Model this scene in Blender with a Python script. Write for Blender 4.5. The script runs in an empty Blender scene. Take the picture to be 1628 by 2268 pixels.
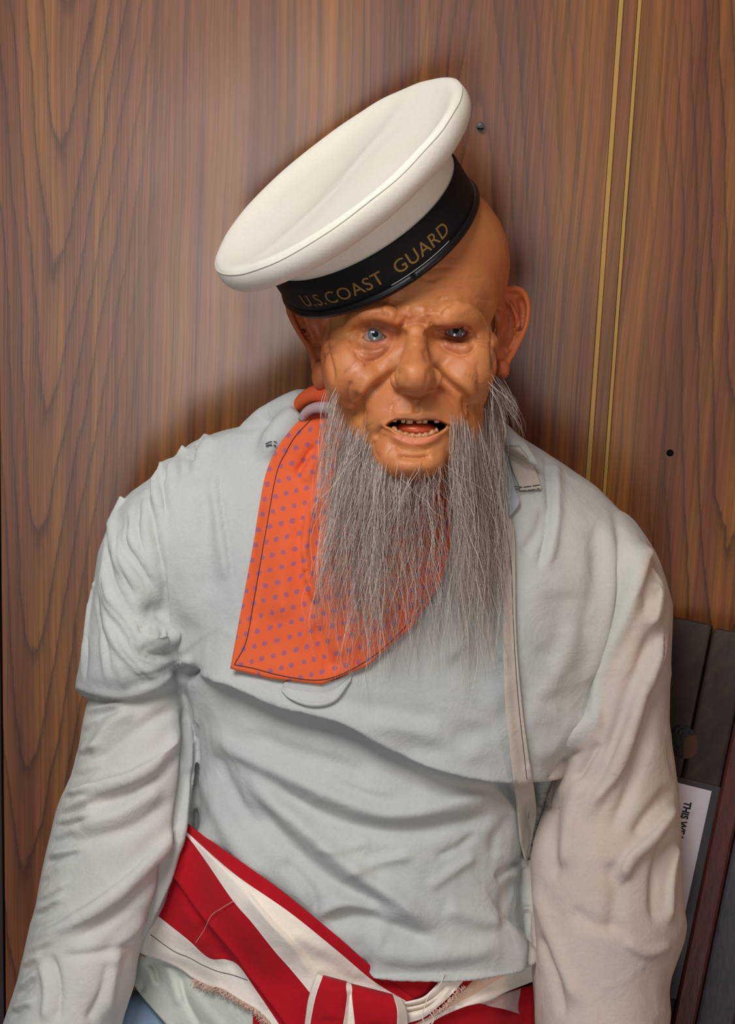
import bpy, bmesh, math, random
import numpy as np
from mathutils import Vector, Matrix, noise
from mathutils.bvhtree import BVHTree

random.seed(7); rng = np.random.default_rng(7)
scene = bpy.context.scene
COL = scene.collection

# ------------------------------------------------------------------ camera
F = 4320.0                       # focal length in pixels of the 1628 x 2268 frame
TILT, ROLL, CAMH = math.radians(15.0), math.radians(2.3), 1.42
cam = bpy.data.cameras.new('camera'); camo = bpy.data.objects.new('camera', cam); COL.objects.link(camo)
cam.sensor_fit = 'VERTICAL'; cam.sensor_height = 24.0; cam.lens = 24.0 * F / 2268.0
cam.clip_start = 0.05; cam.clip_end = 50
CM = Matrix.Translation((0, 0, CAMH)) @ Matrix.Rotation(math.pi / 2 - TILT, 4, 'X') @ Matrix.Rotation(ROLL, 4, 'Z')
camo.matrix_world = CM
scene.camera = camo
CR = np.array(CM.to_3x3()); CT = np.array(CM.translation)
WALL_Y = 1.767

# ------------------------------------------------------------------ light
world = bpy.data.worlds.new('world'); scene.world = world; world.use_nodes = True
bg = world.node_tree.nodes['Background']; bg.inputs[0].default_value = (0.90, 0.88, 0.86, 1); bg.inputs[1].default_value = 0.14

def area(name, loc, target, size, power, col, sy=None):
    l = bpy.data.lights.new(name, 'AREA'); l.energy = power; l.color = col; l.size = size
    if sy: l.shape = 'RECTANGLE'; l.size_y = sy
    o = bpy.data.objects.new(name, l); COL.objects.link(o); o.location = loc
    o.rotation_euler = (Vector(target) - Vector(loc)).to_track_quat('-Z', 'Y').to_euler()
    return o
area('ceiling_panel_light', (-0.58, 0.34, 2.45), (0, 1.5, 0.9), 0.9, 35, (1.0, 0.985, 0.96), 0.7)
area('window_daylight', (-0.28, -1.9, 0.62), (0, 1.6, 1.1), 0.8, 19, (1.0, 0.96, 0.93), 1.15)
area('warm_lamp_light', (1.6, 0.55, 1.0), (0.35, 1.5, 0.7), 0.4, 4.5, (1.0, 0.62, 0.44), 0.5)
vs = scene.view_settings
vs.view_transform = 'Standard'; vs.look = 'None'; vs.exposure = 0.0; vs.gamma = 1.0; vs.use_curve_mapping = False

# ------------------------------------------------------------------ coordinates
# c-space = camera axes in metres (x right, y up, z towards the camera). d is depth past 1.6 m in 1/2700 m
U = 1.0 / 2700.0
def C(px, py, d=0.0):
    D = 1.6 + d * U
    return np.array(((px - 814.0) / F * D, (1134.0 - py) / F * D, -D))
def W(v):
    v = np.asarray(v, float); return v @ CR.T + CT
def proj(V):
    D = -V[:, 2]
    return np.stack((814 + V[:, 0] / D * F, 1134 - V[:, 1] / D * F), 1)
def on_wall(px, py, y=WALL_Y):
    r = CR @ np.array(((px - 814.0) / F, (1134.0 - py) / F, -1.0))
    return CT + r * (y - CT[1]) / r[1]
def srgb(r, g, b):
    f = lambda c: (c / 255 / 12.92) if c / 255 <= 0.04045 else ((c / 255 + 0.055) / 1.055) ** 2.4
    return (f(r), f(g), f(b), 1.0)

# ------------------------------------------------------------------ materials
class NT:
    def __init__(s, name):
        s.m = bpy.data.materials.new(name); s.m.use_nodes = True; s.t = s.m.node_tree
        s.b = s.t.nodes['Principled BSDF']; s.out = s.t.nodes['Material Output']
    def n(s, typ, **kw):
        x = s.t.nodes.new(typ)
        for k, v in kw.items():
            if k.startswith('i_'): s.put(x.inputs[int(k[2:]) if k[2:].isdigit() else k[2:]], v)
            else: setattr(x, k, v)
        return x
    def put(s, sock, v):
        if hasattr(v, 'is_output') or isinstance(v, bpy.types.NodeSocket): s.t.links.new(v, sock)
        else: sock.default_value = v
    def math(s, op, a, b=0.0, c=0.0):
        x = s.t.nodes.new('ShaderNodeMath'); x.operation = op
        s.put(x.inputs[0], a); s.put(x.inputs[1], b); s.put(x.inputs[2], c); return x.outputs[0]
    def coord(s, kind='Object', scale=(1, 1, 1), rot=(0, 0, 0)):
        tc = s.t.nodes.new('ShaderNodeTexCoord'); mp = s.t.nodes.new('ShaderNodeMapping')
        s.t.links.new(tc.outputs[kind], mp.inputs[0]); mp.inputs['Scale'].default_value = scale; mp.inputs['Rotation'].default_value = rot
        return mp.outputs[0]
    def noise(s, vec, scale, detail=3, rough=0.5, dist=0.0):
        x = s.t.nodes.new('ShaderNodeTexNoise'); s.t.links.new(vec, x.inputs['Vector'])
        x.inputs['Scale'].default_value = scale; x.inputs['Detail'].default_value = detail
        x.inputs['Roughness'].default_value = rough; x.inputs['Distortion'].default_value = dist
        return x.outputs[0]
    def ramp(s, fac, stops, interp='LINEAR'):
        x = s.t.nodes.new('ShaderNodeValToRGB'); s.put(x.inputs[0], fac); x.color_ramp.interpolation = interp
        e = x.color_ramp.elements
        while len(e) < len(stops): e.new(0.5)
        for i, (p, c) in enumerate(stops): e[i].position = p; e[i].color = c if len(c) == 4 else (*c, 1)
        return x.outputs[0]
    def mix(s, fac, a, b, mode='MIX'):
        x = s.t.nodes.new('ShaderNodeMix'); x.data_type = 'RGBA'; x.blend_type = mode
        s.put(x.inputs[0], fac); s.put(x.inputs[6], a); s.put(x.inputs[7], b); return x.outputs[2]
    def bump(s, h, strength, dist, prev=None):
        x = s.t.nodes.new('ShaderNodeBump'); s.put(x.inputs['Height'], h)
        x.inputs['Strength'].default_value = strength; x.inputs['Distance'].default_value = dist
        if prev is not None: s.t.links.new(prev, x.inputs['Normal'])
        s.t.links.new(x.outputs[0], s.b.inputs['Normal']); return x.outputs[0]
    def set(s, **kw):
        for k, v in kw.items(): s.put(s.b.inputs[k.replace('_', ' ')], v)
        return s

def linen(name, c1, c2, crumple=0.22, scale=1.0, weave=True, rough=0.9, pig_and_light=False):
    t = NT(name); co = t.coord('Object')
    n1 = t.noise(co, 9 * scale, 4, 0.6); n2 = t.noise(co, 420, 2, 0.5)
    col = t.ramp(n1, [(0.32, c1), (0.72, c2)])
    col = t.mix(0.10, col, t.ramp(n2, [(0.3, (0.45, 0.45, 0.45)), (0.7, (1, 1, 1))]), 'MULTIPLY')
    if pig_and_light: col = t.mix(1.0, col, t.n('ShaderNodeVertexColor', layer_name='pigment').outputs[0], 'MULTIPLY')
    t.set(Base_Color=col, Roughness=rough)
    t.b.inputs['Specular IOR Level'].default_value = 0.15
    t.b.inputs['Sheen Weight'].default_value = 0.03; t.b.inputs['Sheen Roughness'].default_value = 0.6
    cr = t.noise(co, 26 * scale, 5, 0.55, 0.6)
    p = t.bump(cr, crumple, 0.012)
    if weave:
        wx = t.n('ShaderNodeTexNoise'); t.t.links.new(t.coord('Object', (1500, 1500, 90)), wx.inputs['Vector']); wx.inputs['Scale'].default_value = 1
        wz = t.n('ShaderNodeTexNoise'); t.t.links.new(t.coord('Object', (90, 90, 1500)), wz.inputs['Vector']); wz.inputs['Scale'].default_value = 1
        t.bump(t.math('ADD', wx.outputs[0], wz.outputs[0]), 0.13, 0.0010, p)
    return t.m

def plain(name, col, rough=0.6, spec=0.3, metal=0.0, bump=None):
    t = NT(name); co = t.coord('Object')
    c = t.mix(t.noise(co, 60, 3), col, tuple(x * 0.8 for x in col[:3]) + (1,))
    t.set(Base_Color=c, Roughness=rough, Metallic=metal); t.b.inputs['Specular IOR Level'].default_value = spec
    if bump: t.bump(t.noise(co, bump[0], 4), bump[1], bump[2])
    return t.m

def panel_wood(name, x0, slope, sgn, second=None):
    """veneer with a cathedral figure around x0 and straight grain away from it"""
    t = NT(name); tc = t.n('ShaderNodeTexCoord'); sp = t.n('ShaderNodeSeparateXYZ'); t.t.links.new(tc.outputs['Object'], sp.inputs[0])
    X, Z = sp.outputs[0], sp.outputs[2]
    warp = t.noise(t.coord('Object', (5, 5, 1.6)), 1.0, 3, 0.5); warp = t.math('SUBTRACT', warp, 0.5)
    jit = t.math('SUBTRACT', t.noise(t.coord('Object', (70, 70, 22)), 1.0, 5, 0.65), 0.5)
    def cath(cx, sl, sg, mx, sz, w):
        xx = t.math('SUBTRACT', X, t.math('MULTIPLY_ADD', Z, sl, cx)); xx = t.math('MULTIPLY_ADD', warp, 0.05, xx)
        rad = t.math('SQRT', t.math('ADD', t.math('MULTIPLY', xx, xx), w * w))
        g = t.math('MULTIPLY_ADD', Z, sz * sg, t.math('MULTIPLY', rad, -mx))
        g = t.math('MULTIPLY_ADD', jit, 0.55, g)
        return t.math('MULTIPLY_ADD', warp, 1.2, g)
    def part(cx, sl, sg):
        g = cath(cx, sl, sg, 74, 8.5, 0.013); fr = t.math('FRACT', g)
        line = t.ramp(fr, [(0.0, (0.10,) * 3), (0.10, (0.0,) * 3), (0.40, (0.05,) * 3), (0.74, (0.34,) * 3), (0.92, (1.0,) * 3), (0.97, (0.10,) * 3)])
        ax = t.math('ABSOLUTE', t.math('SUBTRACT', X, t.math('MULTIPLY_ADD', Z, sl, cx))); f = t.n('ShaderNodeMapRange', interpolation_type='SMOOTHSTEP')
        t.put(f.inputs[0], t.math('MULTIPLY_ADD', warp, 0.06, ax)); f.inputs[1].default_value = 0.03; f.inputs[2].default_value = 0.13; f.inputs[3].default_value = 1.0; f.inputs[4].default_value = 0.0
        return t.math('MULTIPLY', line, f.outputs[0]), f.outputs[0]
    ln, near = part(x0, slope, sgn)
    if second:
        l2, n2 = part(*second[:3]); ln = t.math('MAXIMUM', ln, t.math('MULTIPLY', l2, 0.75)); near = t.math('MAXIMUM', near, n2)
    swx = t.math('MULTIPLY_ADD', warp, 0.03, X); cb = t.n('ShaderNodeCombineXYZ'); t.put(cb.inputs[0], swx); t.put(cb.inputs[2], Z)
    def sv(sx_, sz_):
        mp = t.n('ShaderNodeMapping'); t.t.links.new(cb.outputs[0], mp.inputs[0]); mp.inputs['Scale'].default_value = (sx_, 1, sz_); return mp.outputs[0]
    st1 = t.noise(sv(110, 1.1), 1.0, 4, 0.62); st2 = t.noise(sv(520, 9), 1.0, 2, 0.5); hue = t.noise(sv(20, 1.1), 1.0, 3, 0.5)
    st3 = t.noise(sv(270, 3.2), 1.0, 3, 0.6)
    tone = t.ramp(hue, [(0.30, srgb(114, 68, 46)), (0.45, srgb(130, 78, 48)), (0.56, srgb(146, 94, 44)), (0.66, srgb(122, 71, 48)), (0.8, srgb(146, 96, 42))])
    streak = t.ramp(st1, [(0.30, (0.46, 0.42, 0.41)), (0.43, (0.72, 0.70, 0.69)), (0.54, (1.0, 0.99, 0.98)), (0.75, (1.14, 1.12, 1.06))])
    mid = t.ramp(st3, [(0.32, (0.55, 0.52, 0.51)), (0.46, (0.92, 0.91, 0.9)), (0.7, (1.12, 1.1, 1.06))])
    fine = t.ramp(st2, [(0.25, (0.74, 0.72, 0.71)), (0.6, (1, 1, 1))])
    col = t.mix(t.math('MULTIPLY_ADD', near, -0.35, 0.9), tone, streak, 'MULTIPLY'); col = t.mix(0.75, col, mid, 'MULTIPLY'); col = t.mix(0.8, col, fine, 'MULTIPLY')
    col = t.mix(t.math('MULTIPLY', ln, 0.72), col, srgb(46, 26, 18))
    scuff = t.noise(t.coord('Object', (5, 5, 3.4)), 1.0, 5, 0.65)
    t.set(Base_Color=col, Roughness=t.ramp(scuff, [(0.3, (0.26,) * 3), (0.75, (0.35,) * 3)]))
    t.b.inputs['Specular IOR Level'].default_value = 0.75
    t.bump(st2, 0.12, 0.0006)
    return t.m

def old_wood(name, c1, c2, rough=0.6, axis=(120, 120, 4), spec=0.4):
    t = NT(name); s1 = t.noise(t.coord('Generated', axis), 1.0, 5, 0.65, 0.4)
    t.set(Base_Color=t.ramp(s1, [(0.3, c1), (0.7, c2)]), Roughness=rough); t.b.inputs['Specular IOR Level'].default_value = spec
    t.bump(s1, 0.3, 0.002); return t.m

MAT = {}
MAT['linen'] = linen('pale_linen', srgb(178, 180, 181), srgb(190, 191, 190))
MAT['linen_warm'] = linen('warm_linen', srgb(184, 175, 164), srgb(196, 188, 177))
MAT['shirt'] = linen('shirt_linen_light_cast', srgb(200, 202, 202), srgb(216, 217, 214), pig_and_light=True)
MAT['linen_blue'] = linen('blue_grey_linen', srgb(160, 168, 178), srgb(178, 184, 190))
MAT['tail'] = linen('greenish_linen', srgb(196, 202, 192), srgb(210, 212, 200))
MAT['denim'] = linen('blue_cotton', srgb(140, 166, 196), srgb(160, 184, 210))
MAT['red'] = linen('red_cotton', srgb(166, 14, 28), srgb(182, 20, 34), 0.2)
MAT['cream'] = linen('cream_cotton', srgb(232, 220, 208), srgb(242, 234, 222), 0.2)
MAT['fray'] = plain('frayed_thread', srgb(222, 186, 170), 0.9, 0.1)
MAT['thread'] = plain('dark_thread', srgb(62, 60, 70), 0.8, 0.2)
MAT['white_thread'] = plain('white_thread', srgb(232, 222, 214), 0.8, 0.2)
MAT['cap_white'] = linen('white_cap_cotton', srgb(232, 226, 212), srgb(240, 236, 226), 0.05, 0.6, True, 0.75)
MAT['ribbon'] = plain('black_ribbon', srgb(20, 19, 20), 0.65, 0.25, 0, (900, 0.25, 0.0008))
MAT['gold'] = plain('gold_print', srgb(140, 110, 52), 0.55, 0.3)
MAT['piping'] = plain('black_piping', srgb(12, 12, 13), 0.42, 0.4)
MAT['brass'] = plain('brass_inlay', srgb(186, 148, 82), 0.42, 0.5, 0.25)
MAT['tooth'] = plain('old_teeth', srgb(196, 158, 122), 0.3, 0.5)
MAT['gum'] = plain('yellowed_lower_teeth', srgb(188, 134, 92), 0.35, 0.5)
MAT['tongue'] = plain('tongue', srgb(206, 84, 46), 0.3, 0.5)
MAT['steel'] = plain('grey_screw', srgb(86, 92, 90), 0.45, 0.4, 0.4)
MAT['black'] = plain('black_hole', srgb(8, 7, 7), 0.9, 0.1)

# ------------------------------------------------------------------ mesh helpers
def link(o, parent=None, **props):
    COL.objects.link(o)
    if parent is not None:
        o.parent = parent
    for k, v in props.items(): o[k] = v
    return o
def base_of(parent): 
    b = np.zeros(3)
    while parent is not None: b = b + np.array(parent.location); parent = parent.parent
    return b
def mesh_obj(name, V, faces, mat, parent=None, world_space=False, smooth=True, origin=None, uv=None, colors=None, matidx=None, **props):
    V = np.asarray(V, float)
    if not world_space: V = W(V)
    b = base_of(parent)
    loc = np.zeros(3)
    if origin is not None: loc = np.asarray(origin, float) - b
    me = bpy.data.meshes.new(name); me.from_pydata((V - b - loc).tolist(), [], faces if isinstance(faces, list) else faces.tolist())
    for m in (mat if isinstance(mat, (list, tuple)) else [mat]): me.materials.append(m)
    if smooth: me.polygons.foreach_set('use_smooth', [True] * len(me.polygons))
    if matidx is not None: me.polygons.foreach_set('material_index', list(matidx))
    if uv is not None:
        ul = me.uv_layers.new(name='UVMap'); li = np.zeros(len(me.loops), dtype=np.int32); me.loops.foreach_get('vertex_index', li)
        ul.data.foreach_set('uv', np.asarray(uv, float)[li].ravel())
    if colors is not None:
        a = me.color_attributes.new('pigment', 'FLOAT_COLOR', 'POINT')
        a.data.foreach_set('color', np.concatenate((colors, np.ones((len(colors), 1))), 1).ravel())
    me.update()
    o = bpy.data.objects.new(name, me); o.location = loc
    return link(o, parent, **props)
def empty(name, loc, **props):
    o = bpy.data.objects.new(name, None); o.location = loc; o.empty_display_size = 0.1
    return link(o, None, **props)

class Soup:
    def __init__(s): s.V = []; s.F = []; s.n = 0
    def add(s, V, Fc):
        V = np.asarray(V, float); s.V.append(V); s.F += [tuple(i + s.n for i in f) for f in Fc]; s.n += len(V)
    def verts(s): return np.concatenate(s.V)
    def sphere(s, c, r, nu=28, nv=18, R=None):
        V = [(0, 0, 1)]
        for j in range(1, nv):
            a = math.pi * j / nv
            V += [(math.sin(a) * math.cos(2 * math.pi * i / nu), math.sin(a) * math.sin(2 * math.pi * i / nu), math.cos(a)) for i in range(nu)]
        V.append((0, 0, -1)); V = np.array(V) * np.asarray(r)
        if R is not None: V = V @ np.asarray(R).T
        Fc = [(0, 1 + i, 1 + (i + 1) % nu) for i in range(nu)]
        for j in range(nv - 2):
            for i in range(nu):
                a = 1 + j * nu + i; b = 1 + j * nu + (i + 1) % nu; Fc.append((a, a + nu, b + nu, b))
        e = len(V) - 1; o = 1 + (nv - 2) * nu
        Fc += [(e, o + (i + 1) % nu, o + i) for i in range(nu)]
        s.add(V + np.asarray(c), Fc)
    def ell(s, px, py, d, rx, ry, rd, rot=0):
        k = U * (1.6 + d * U) / 1.6
        c, n = math.cos(math.radians(rot)), math.sin(math.radians(rot))
        s.sphere(C(px, py, d), (rx * k, ry * k, rd * k), R=[(c, -n, 0), (n, c, 0), (0, 0, 1)])
    def rings(s, R, close=True):
        n = len(R[0]); V = np.concatenate(R); Fc = []
        for j in range(len(R) - 1):
            for i in range(n):
                a = j * n + i; b = j * n + (i + 1) % n; Fc.append((a, b, b + n, a + n))
        if close:
            Fc.append(tuple(range(n))[::-1]); Fc.append(tuple(range((len(R) - 1) * n, len(R) * n)))
        s.add(V, Fc)
    def tube(s, pts, rad, n=12, flat=None):
        P = np.asarray(pts, float); m = len(P); R = []
        up = np.array((0.13, 0.31, 0.94))
        for i in range(m):
            t = P[min(i + 1, m - 1)] - P[max(i - 1, 0)]; t /= np.linalg.norm(t) + 1e-12
            a = np.cross(t, up); a /= np.linalg.norm(a) + 1e-12; b = np.cross(t, a)
            r = rad[i] if hasattr(rad, '__len__') else rad
            an = np.arange(n) * 2 * math.pi / n
            R.append(P[i] + r * (np.cos(an)[:, None] * a + np.sin(an)[:, None] * b))
        s.rings(R)
    def box(s, c, ax, ay, az):
        V = [np.asarray(c) + i * np.asarray(ax) + j * np.asarray(ay) + k * np.asarray(az) for i in (-1, 1) for j in (-1, 1) for k in (-1, 1)]
        s.add(V, [(0, 1, 3, 2), (4, 6, 7, 5), (0, 4, 5, 1), (2, 3, 7, 6), (0, 2, 6, 4), (1, 5, 7, 3)])

def spline(P, n):
    """Catmull-Rom through P, n points evenly spaced by arc length"""
    P = np.asarray(P, float)
    if len(P) == 2:
        t = np.linspace(0, 1, n)[:, None]; return P[0] * (1 - t) + P[1] * t
    Q = np.concatenate(([2 * P[0] - P[1]], P, [2 * P[-1] - P[-2]])); out = []
    for i in range(len(P) - 1):
        p0, p1, p2, p3 = Q[i:i + 4]
        for t in np.linspace(0, 1, 12, endpoint=False):
            out.append(0.5 * (2 * p1 + (p2 - p0) * t + (2 * p0 - 5 * p1 + 4 * p2 - p3) * t * t + (3 * p1 - p0 - 3 * p2 + p3) * t ** 3))
    out.append(P[-1]); out = np.array(out)
    L = np.concatenate(([0], np.cumsum(np.linalg.norm(np.diff(out[:, :2] if out.shape[1] > 2 else out, axis=0), axis=1))))
    g = np.linspace(0, L[-1], n)
    return np.stack([np.interp(g, L, out[:, k]) for k in range(out.shape[1])], 1)

def remesh(soup, voxel, smooth_it=6, fac=0.5):
    me = bpy.data.meshes.new('tmp'); me.from_pydata(soup.verts().tolist(), [], soup.F); me.update()
    bm = bmesh.new(); bm.from_mesh(me); bmesh.ops.recalc_face_normals(bm, faces=bm.faces); bm.to_mesh(me); bm.free()
    o = bpy.data.objects.new('tmp', me); COL.objects.link(o)
    r = o.modifiers.new('r', 'REMESH'); r.mode = 'VOXEL'; r.voxel_size = voxel
    if smooth_it:
        sm = o.modifiers.new('s', 'SMOOTH'); sm.factor = fac; sm.iterations = smooth_it
    dg = bpy.context.evaluated_depsgraph_get(); m2 = bpy.data.meshes.new_from_object(o.evaluated_get(dg))
    V = np.zeros(len(m2.vertices) * 3); m2.vertices.foreach_get('co', V); V = V.reshape(-1, 3)
    n = np.zeros(len(m2.polygons), dtype=np.int32); m2.polygons.foreach_get('loop_total', n)
    li = np.zeros(len(m2.loops), dtype=np.int32); m2.loops.foreach_get('vertex_index', li)
    assert (n == 4).all(); Fc = li.reshape(-1, 4)
    bpy.data.objects.remove(o); bpy.data.meshes.remove(me); bpy.data.meshes.remove(m2)
    return V, Fc

class Sculpt:
    def __init__(s, V, Fc): s.V = V.copy(); s.F = Fc; s.update()
    def update(s):
        V, Fc = s.V, s.F
        fn = np.cross(V[Fc[:, 2]] - V[Fc[:, 0]], V[Fc[:, 3]] - V[Fc[:, 1]])
        N = np.zeros_like(V)
        for k in range(4):
            for c in range(3): N[:, c] += np.bincount(Fc[:, k], fn[:, c], len(V))
        s.N = N / (np.linalg.norm(N, axis=1, keepdims=True) + 1e-12)
        s.P = proj(V); v = -V / np.linalg.norm(V, axis=1, keepdims=True)
        f = (s.N * v).sum(1); s.face = np.clip((f - 0.02) / 0.3, 0, 1); s.view = v
    def relax(s, mask, it, f=0.5):
        E = np.concatenate([s.F[:, [k, (k + 1) % 4]] for k in range(4)]); n = len(s.V); deg = np.bincount(E[:, 0], minlength=n) + np.bincount(E[:, 1], minlength=n)
        for _ in range(it):
            A = np.stack([np.bincount(E[:, 0], s.V[E[:, 1], c], n) + np.bincount(E[:, 1], s.V[E[:, 0], c], n) for c in range(3)], 1) / deg[:, None]
            s.V += (A - s.V) * (f * mask)[:, None]
        s.update()
    def dist(s, pts, pad, n=None, closed=False):
        P = np.asarray(pts, float)[:, :2]
        if closed: P = np.concatenate((P, P[:1]))
        else: P = spline(P, n or max(6, 4 * len(P)))
        lo = P.min(0) - pad; hi = P.max(0) + pad
        idx = np.nonzero(((s.P >= lo) & (s.P <= hi)).all(1) & (s.face > 0))[0]
        Q = s.P[idx]; best = np.full(len(Q), 1e9); sg = np.zeros(len(Q)); tt = np.zeros(len(Q)); m = len(P) - 1
        for i in range(m):
            a, b = P[i], P[i + 1]; e = b - a; L = e @ e + 1e-9
            t = np.clip(((Q - a) @ e) / L, 0, 1); o = Q - a - t[:, None] * e; d = np.hypot(o[:, 0], o[:, 1])
            c = d < best; best[c] = d[c]; tt[c] = (i + t[c]) / m
            sg[c] = -(e[0] * o[c, 1] - e[1] * o[c, 0])
        return idx, best, np.sign(sg), tt
    def weight(s, pts, w, prof='g', taper=0.18, side=1.0):
        pad = w * (3 if prof == 'g' else 5)
        idx, d, sg, t = s.dist(pts, pad)
        if prof == 'g': k = np.exp(-(d / w) ** 2)
        elif prof == 'v': k = np.exp(-d / w)
        elif prof == 'step':
            sd = d * sg; k = np.where(sd > 0, np.exp(-sd / w), np.exp(-(sd / max(7.0, w * 0.14)) ** 2))
        if taper > 0:
            e = np.clip(np.minimum(t, 1 - t) / taper, 0, 1); k = k * (e * e * (3 - 2 * e))
        return idx, k
    def stroke(s, pts, w, amp, prof='g', taper=0.18, dirn='n'):
        idx, k = s.weight(pts, w, prof, taper)
        D = s.N[idx] if dirn == 'n' else s.view[idx]
        s.V[idx] += D * (k * amp * U * s.face[idx])[:, None]
    def bump(s, px, py, rx, ry, amp, dirn='n', rot=0):
        c, n = math.cos(math.radians(rot)), math.sin(math.radians(rot))
        o = s.P - (px, py); q = ((o[:, 0] * c + o[:, 1] * n) / rx) ** 2 + ((-o[:, 0] * n + o[:, 1] * c) / ry) ** 2
        idx = np.nonzero((q < 6) & (s.face > 0))[0]; k = np.exp(-q[idx])
        D = s.N[idx] if dirn == 'n' else s.view[idx]
        s.V[idx] += D * (k * amp * U * s.face[idx])[:, None]
    def inside(s, poly, soft):
        """1 inside the polygon, falling to 0 at its edge over soft pixels"""
        idx, d, _, _ = s.dist(poly, 4, closed=True)
        Q = s.P[idx]; ins = np.zeros(len(Q), bool); P = np.asarray(poly, float); m = len(P)
        for i in range(m):
            a, b = P[i], P[(i + 1) % m]
            c = ((a[1] > Q[:, 1]) != (b[1] > Q[:, 1])) & (Q[:, 0] < (b[0] - a[0]) * (Q[:, 1] - a[1]) / (b[1] - a[1] + 1e-12) + a[0]); ins ^= c
        k = np.where(ins, np.clip(d / soft, 0, 1), 0); return idx, k * k * (3 - 2 * k)
    def push(s, poly, soft, amp):
        idx, k = s.inside(poly, soft); s.V[idx] += s.view[idx] * (k * amp * U)[:, None]; return idx, k

# ================================================================== the setting
def wbox(s, x0, x1, y0, y1, z0, z1): s.box(((x0 + x1) / 2, (y0 + y1) / 2, (z0 + z1) / 2), ((x1 - x0) / 2, 0, 0), (0, (y1 - y0) / 2, 0), (0, 0, (z1 - z0) / 2))
def bevel_box(name, x0, x1, y0, y1, z0, z1, mat, parent=None, bev=0.001, **props):
    s = Soup(); wbox(s, x0, x1, y0, y1, z0, z1)
    o = mesh_obj(name, s.verts(), s.F, mat, parent, world_space=True, smooth=False, **props)
    b = o.modifiers.new('bevel', 'BEVEL'); b.width = bev; b.segments = 2
    return o
gx1 = on_wall(1376, 0)[0]; gx1b = on_wall(1303, 1050)[0]; gx2 = on_wall(1417, 0)[0]; gx2b = on_wall(1342, 1050)[0]
G1 = (gx1 + gx1b) / 2; G2 = (gx2 + gx2b) / 2
print('grooves', gx1, gx1b, gx2, gx2b)
pa, pb = on_wall(132, 370), on_wall(75, 1660); sl = (pb[0] - pa[0]) / (pb[2] - pa[2]); cx = pa[0] - sl * pa[2]
pc = on_wall(1085, 120)
MAT['wood_left'] = panel_wood('walnut_veneer_left', cx, sl, 1.0, (pc[0], 0.0, -1.0))
MAT['wood_mid'] = panel_wood('walnut_veneer_strip', G1 - 0.4, 0.0, 1.0)
MAT['wood_right'] = panel_wood('walnut_veneer_right', on_wall(1640, 900)[0], 0.0, 1.0)
LEFT = on_wall(5, 1500)[0]
wall = bevel_box('wall_back', -1.3, 1.3, WALL_Y + 0.012, WALL_Y + 0.06, 0, 2.5, MAT['black'], kind='structure', label='wall of brown wood veneer panels with thin brass inlay lines')
bevel_box('panel', LEFT, G1 - 0.0022, WALL_Y, WALL_Y + 0.012, 0, 2.5, MAT['wood_left'], wall)
bevel_box('panel', G1 + 0.0022, G2 - 0.0017, WALL_Y, WALL_Y + 0.012, 0, 2.5, MAT['wood_mid'], wall)
bevel_box('panel', G2 + 0.0017, 1.3, WALL_Y, WALL_Y + 0.012, 0, 2.5, MAT['wood_right'], wall)
MAT['grey_trim'] = plain('dark_grey_trim', srgb(58, 48, 50), 0.5, 0.3)
bevel_box('panel', -1.3, LEFT - 0.001, WALL_Y - 0.004, WALL_Y + 0.012, 0, 2.5, MAT['grey_trim'], wall, label='dark grey edge panel')
bevel_box('trim_1', G1 - 0.0021, G1 + 0.0021, WALL_Y - 0.0008, WALL_Y + 0.0119, 0.002, 2.5, MAT['brass'], None, 0.0006, kind='structure', label='wider brass inlay line in the wall')
bevel_box('trim_2', G2 - 0.0016, G2 + 0.0016, WALL_Y - 0.0008, WALL_Y + 0.0119, 0.002, 2.5, MAT['brass'], None, 0.0006, kind='structure', label='narrower brass inlay line in the wall')
s = Soup(); wbox(s, -1.3, 1.3, -2.6, WALL_Y + 0.06, -0.05, 0)
mesh_obj('floor', s.verts(), s.F, old_wood('floor_boards', srgb(70, 50, 40), srgb(100, 74, 58), 0.5, (40, 3, 1)), None, True, False, kind='structure', label='dark wooden floor')

def disc_y(s, c, r, y0, y1, n=24, bulge=0.0):
    R = []
    for rr, y in ((r * 0.2, y0 - bulge), (r * 0.8, y0 - bulge * 0.6), (r, y0), (r, y1)):
        an = np.arange(n) * 2 * math.pi / n; R.append(np.stack((c[0] + rr * np.cos(an), np.full(n, y), c[2] + rr * np.sin(an)), 1))
    s.rings(R)
sc = on_wall(1064, 280); s = Soup(); disc_y(s, sc, 0.0036, WALL_Y - 0.004, WALL_Y + 0.001, 6 * 4, 0.0006)
o = mesh_obj('screw', s.verts(), s.F, MAT['steel'], None, True, origin=sc, label='small grey screw head in the wall beside the white cap', category='screw')
s = Soup(); wbox(s, sc[0] - 0.0028, sc[0] + 0.0028, WALL_Y - 0.0049, WALL_Y - 0.004, sc[2] - 0.0022, sc[2] - 0.0010)
mesh_obj('slot', s.verts(), s.F, MAT['black'], o, True, False)
# plugged screw hole: a dark collar around a recessed black disc
hc = on_wall(1484, 1003); s = Soup(); an = np.arange(24) * 2 * math.pi / 24
s.rings([np.stack((hc[0] + r * np.cos(an), np.full(24, y), hc[2] + r * np.sin(an)), 1) for r, y in ((0.0033, WALL_Y + 0.002), (0.0033, WALL_Y - 0.0005), (0.0024, WALL_Y - 0.0009), (0.0004, WALL_Y - 0.0010))], True)
mesh_obj('hole_plug', s.verts(), s.F, MAT['black'], None, True, origin=hc, label='small black plugged hole in the wall panel above the chair back', category='plug')

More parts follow.
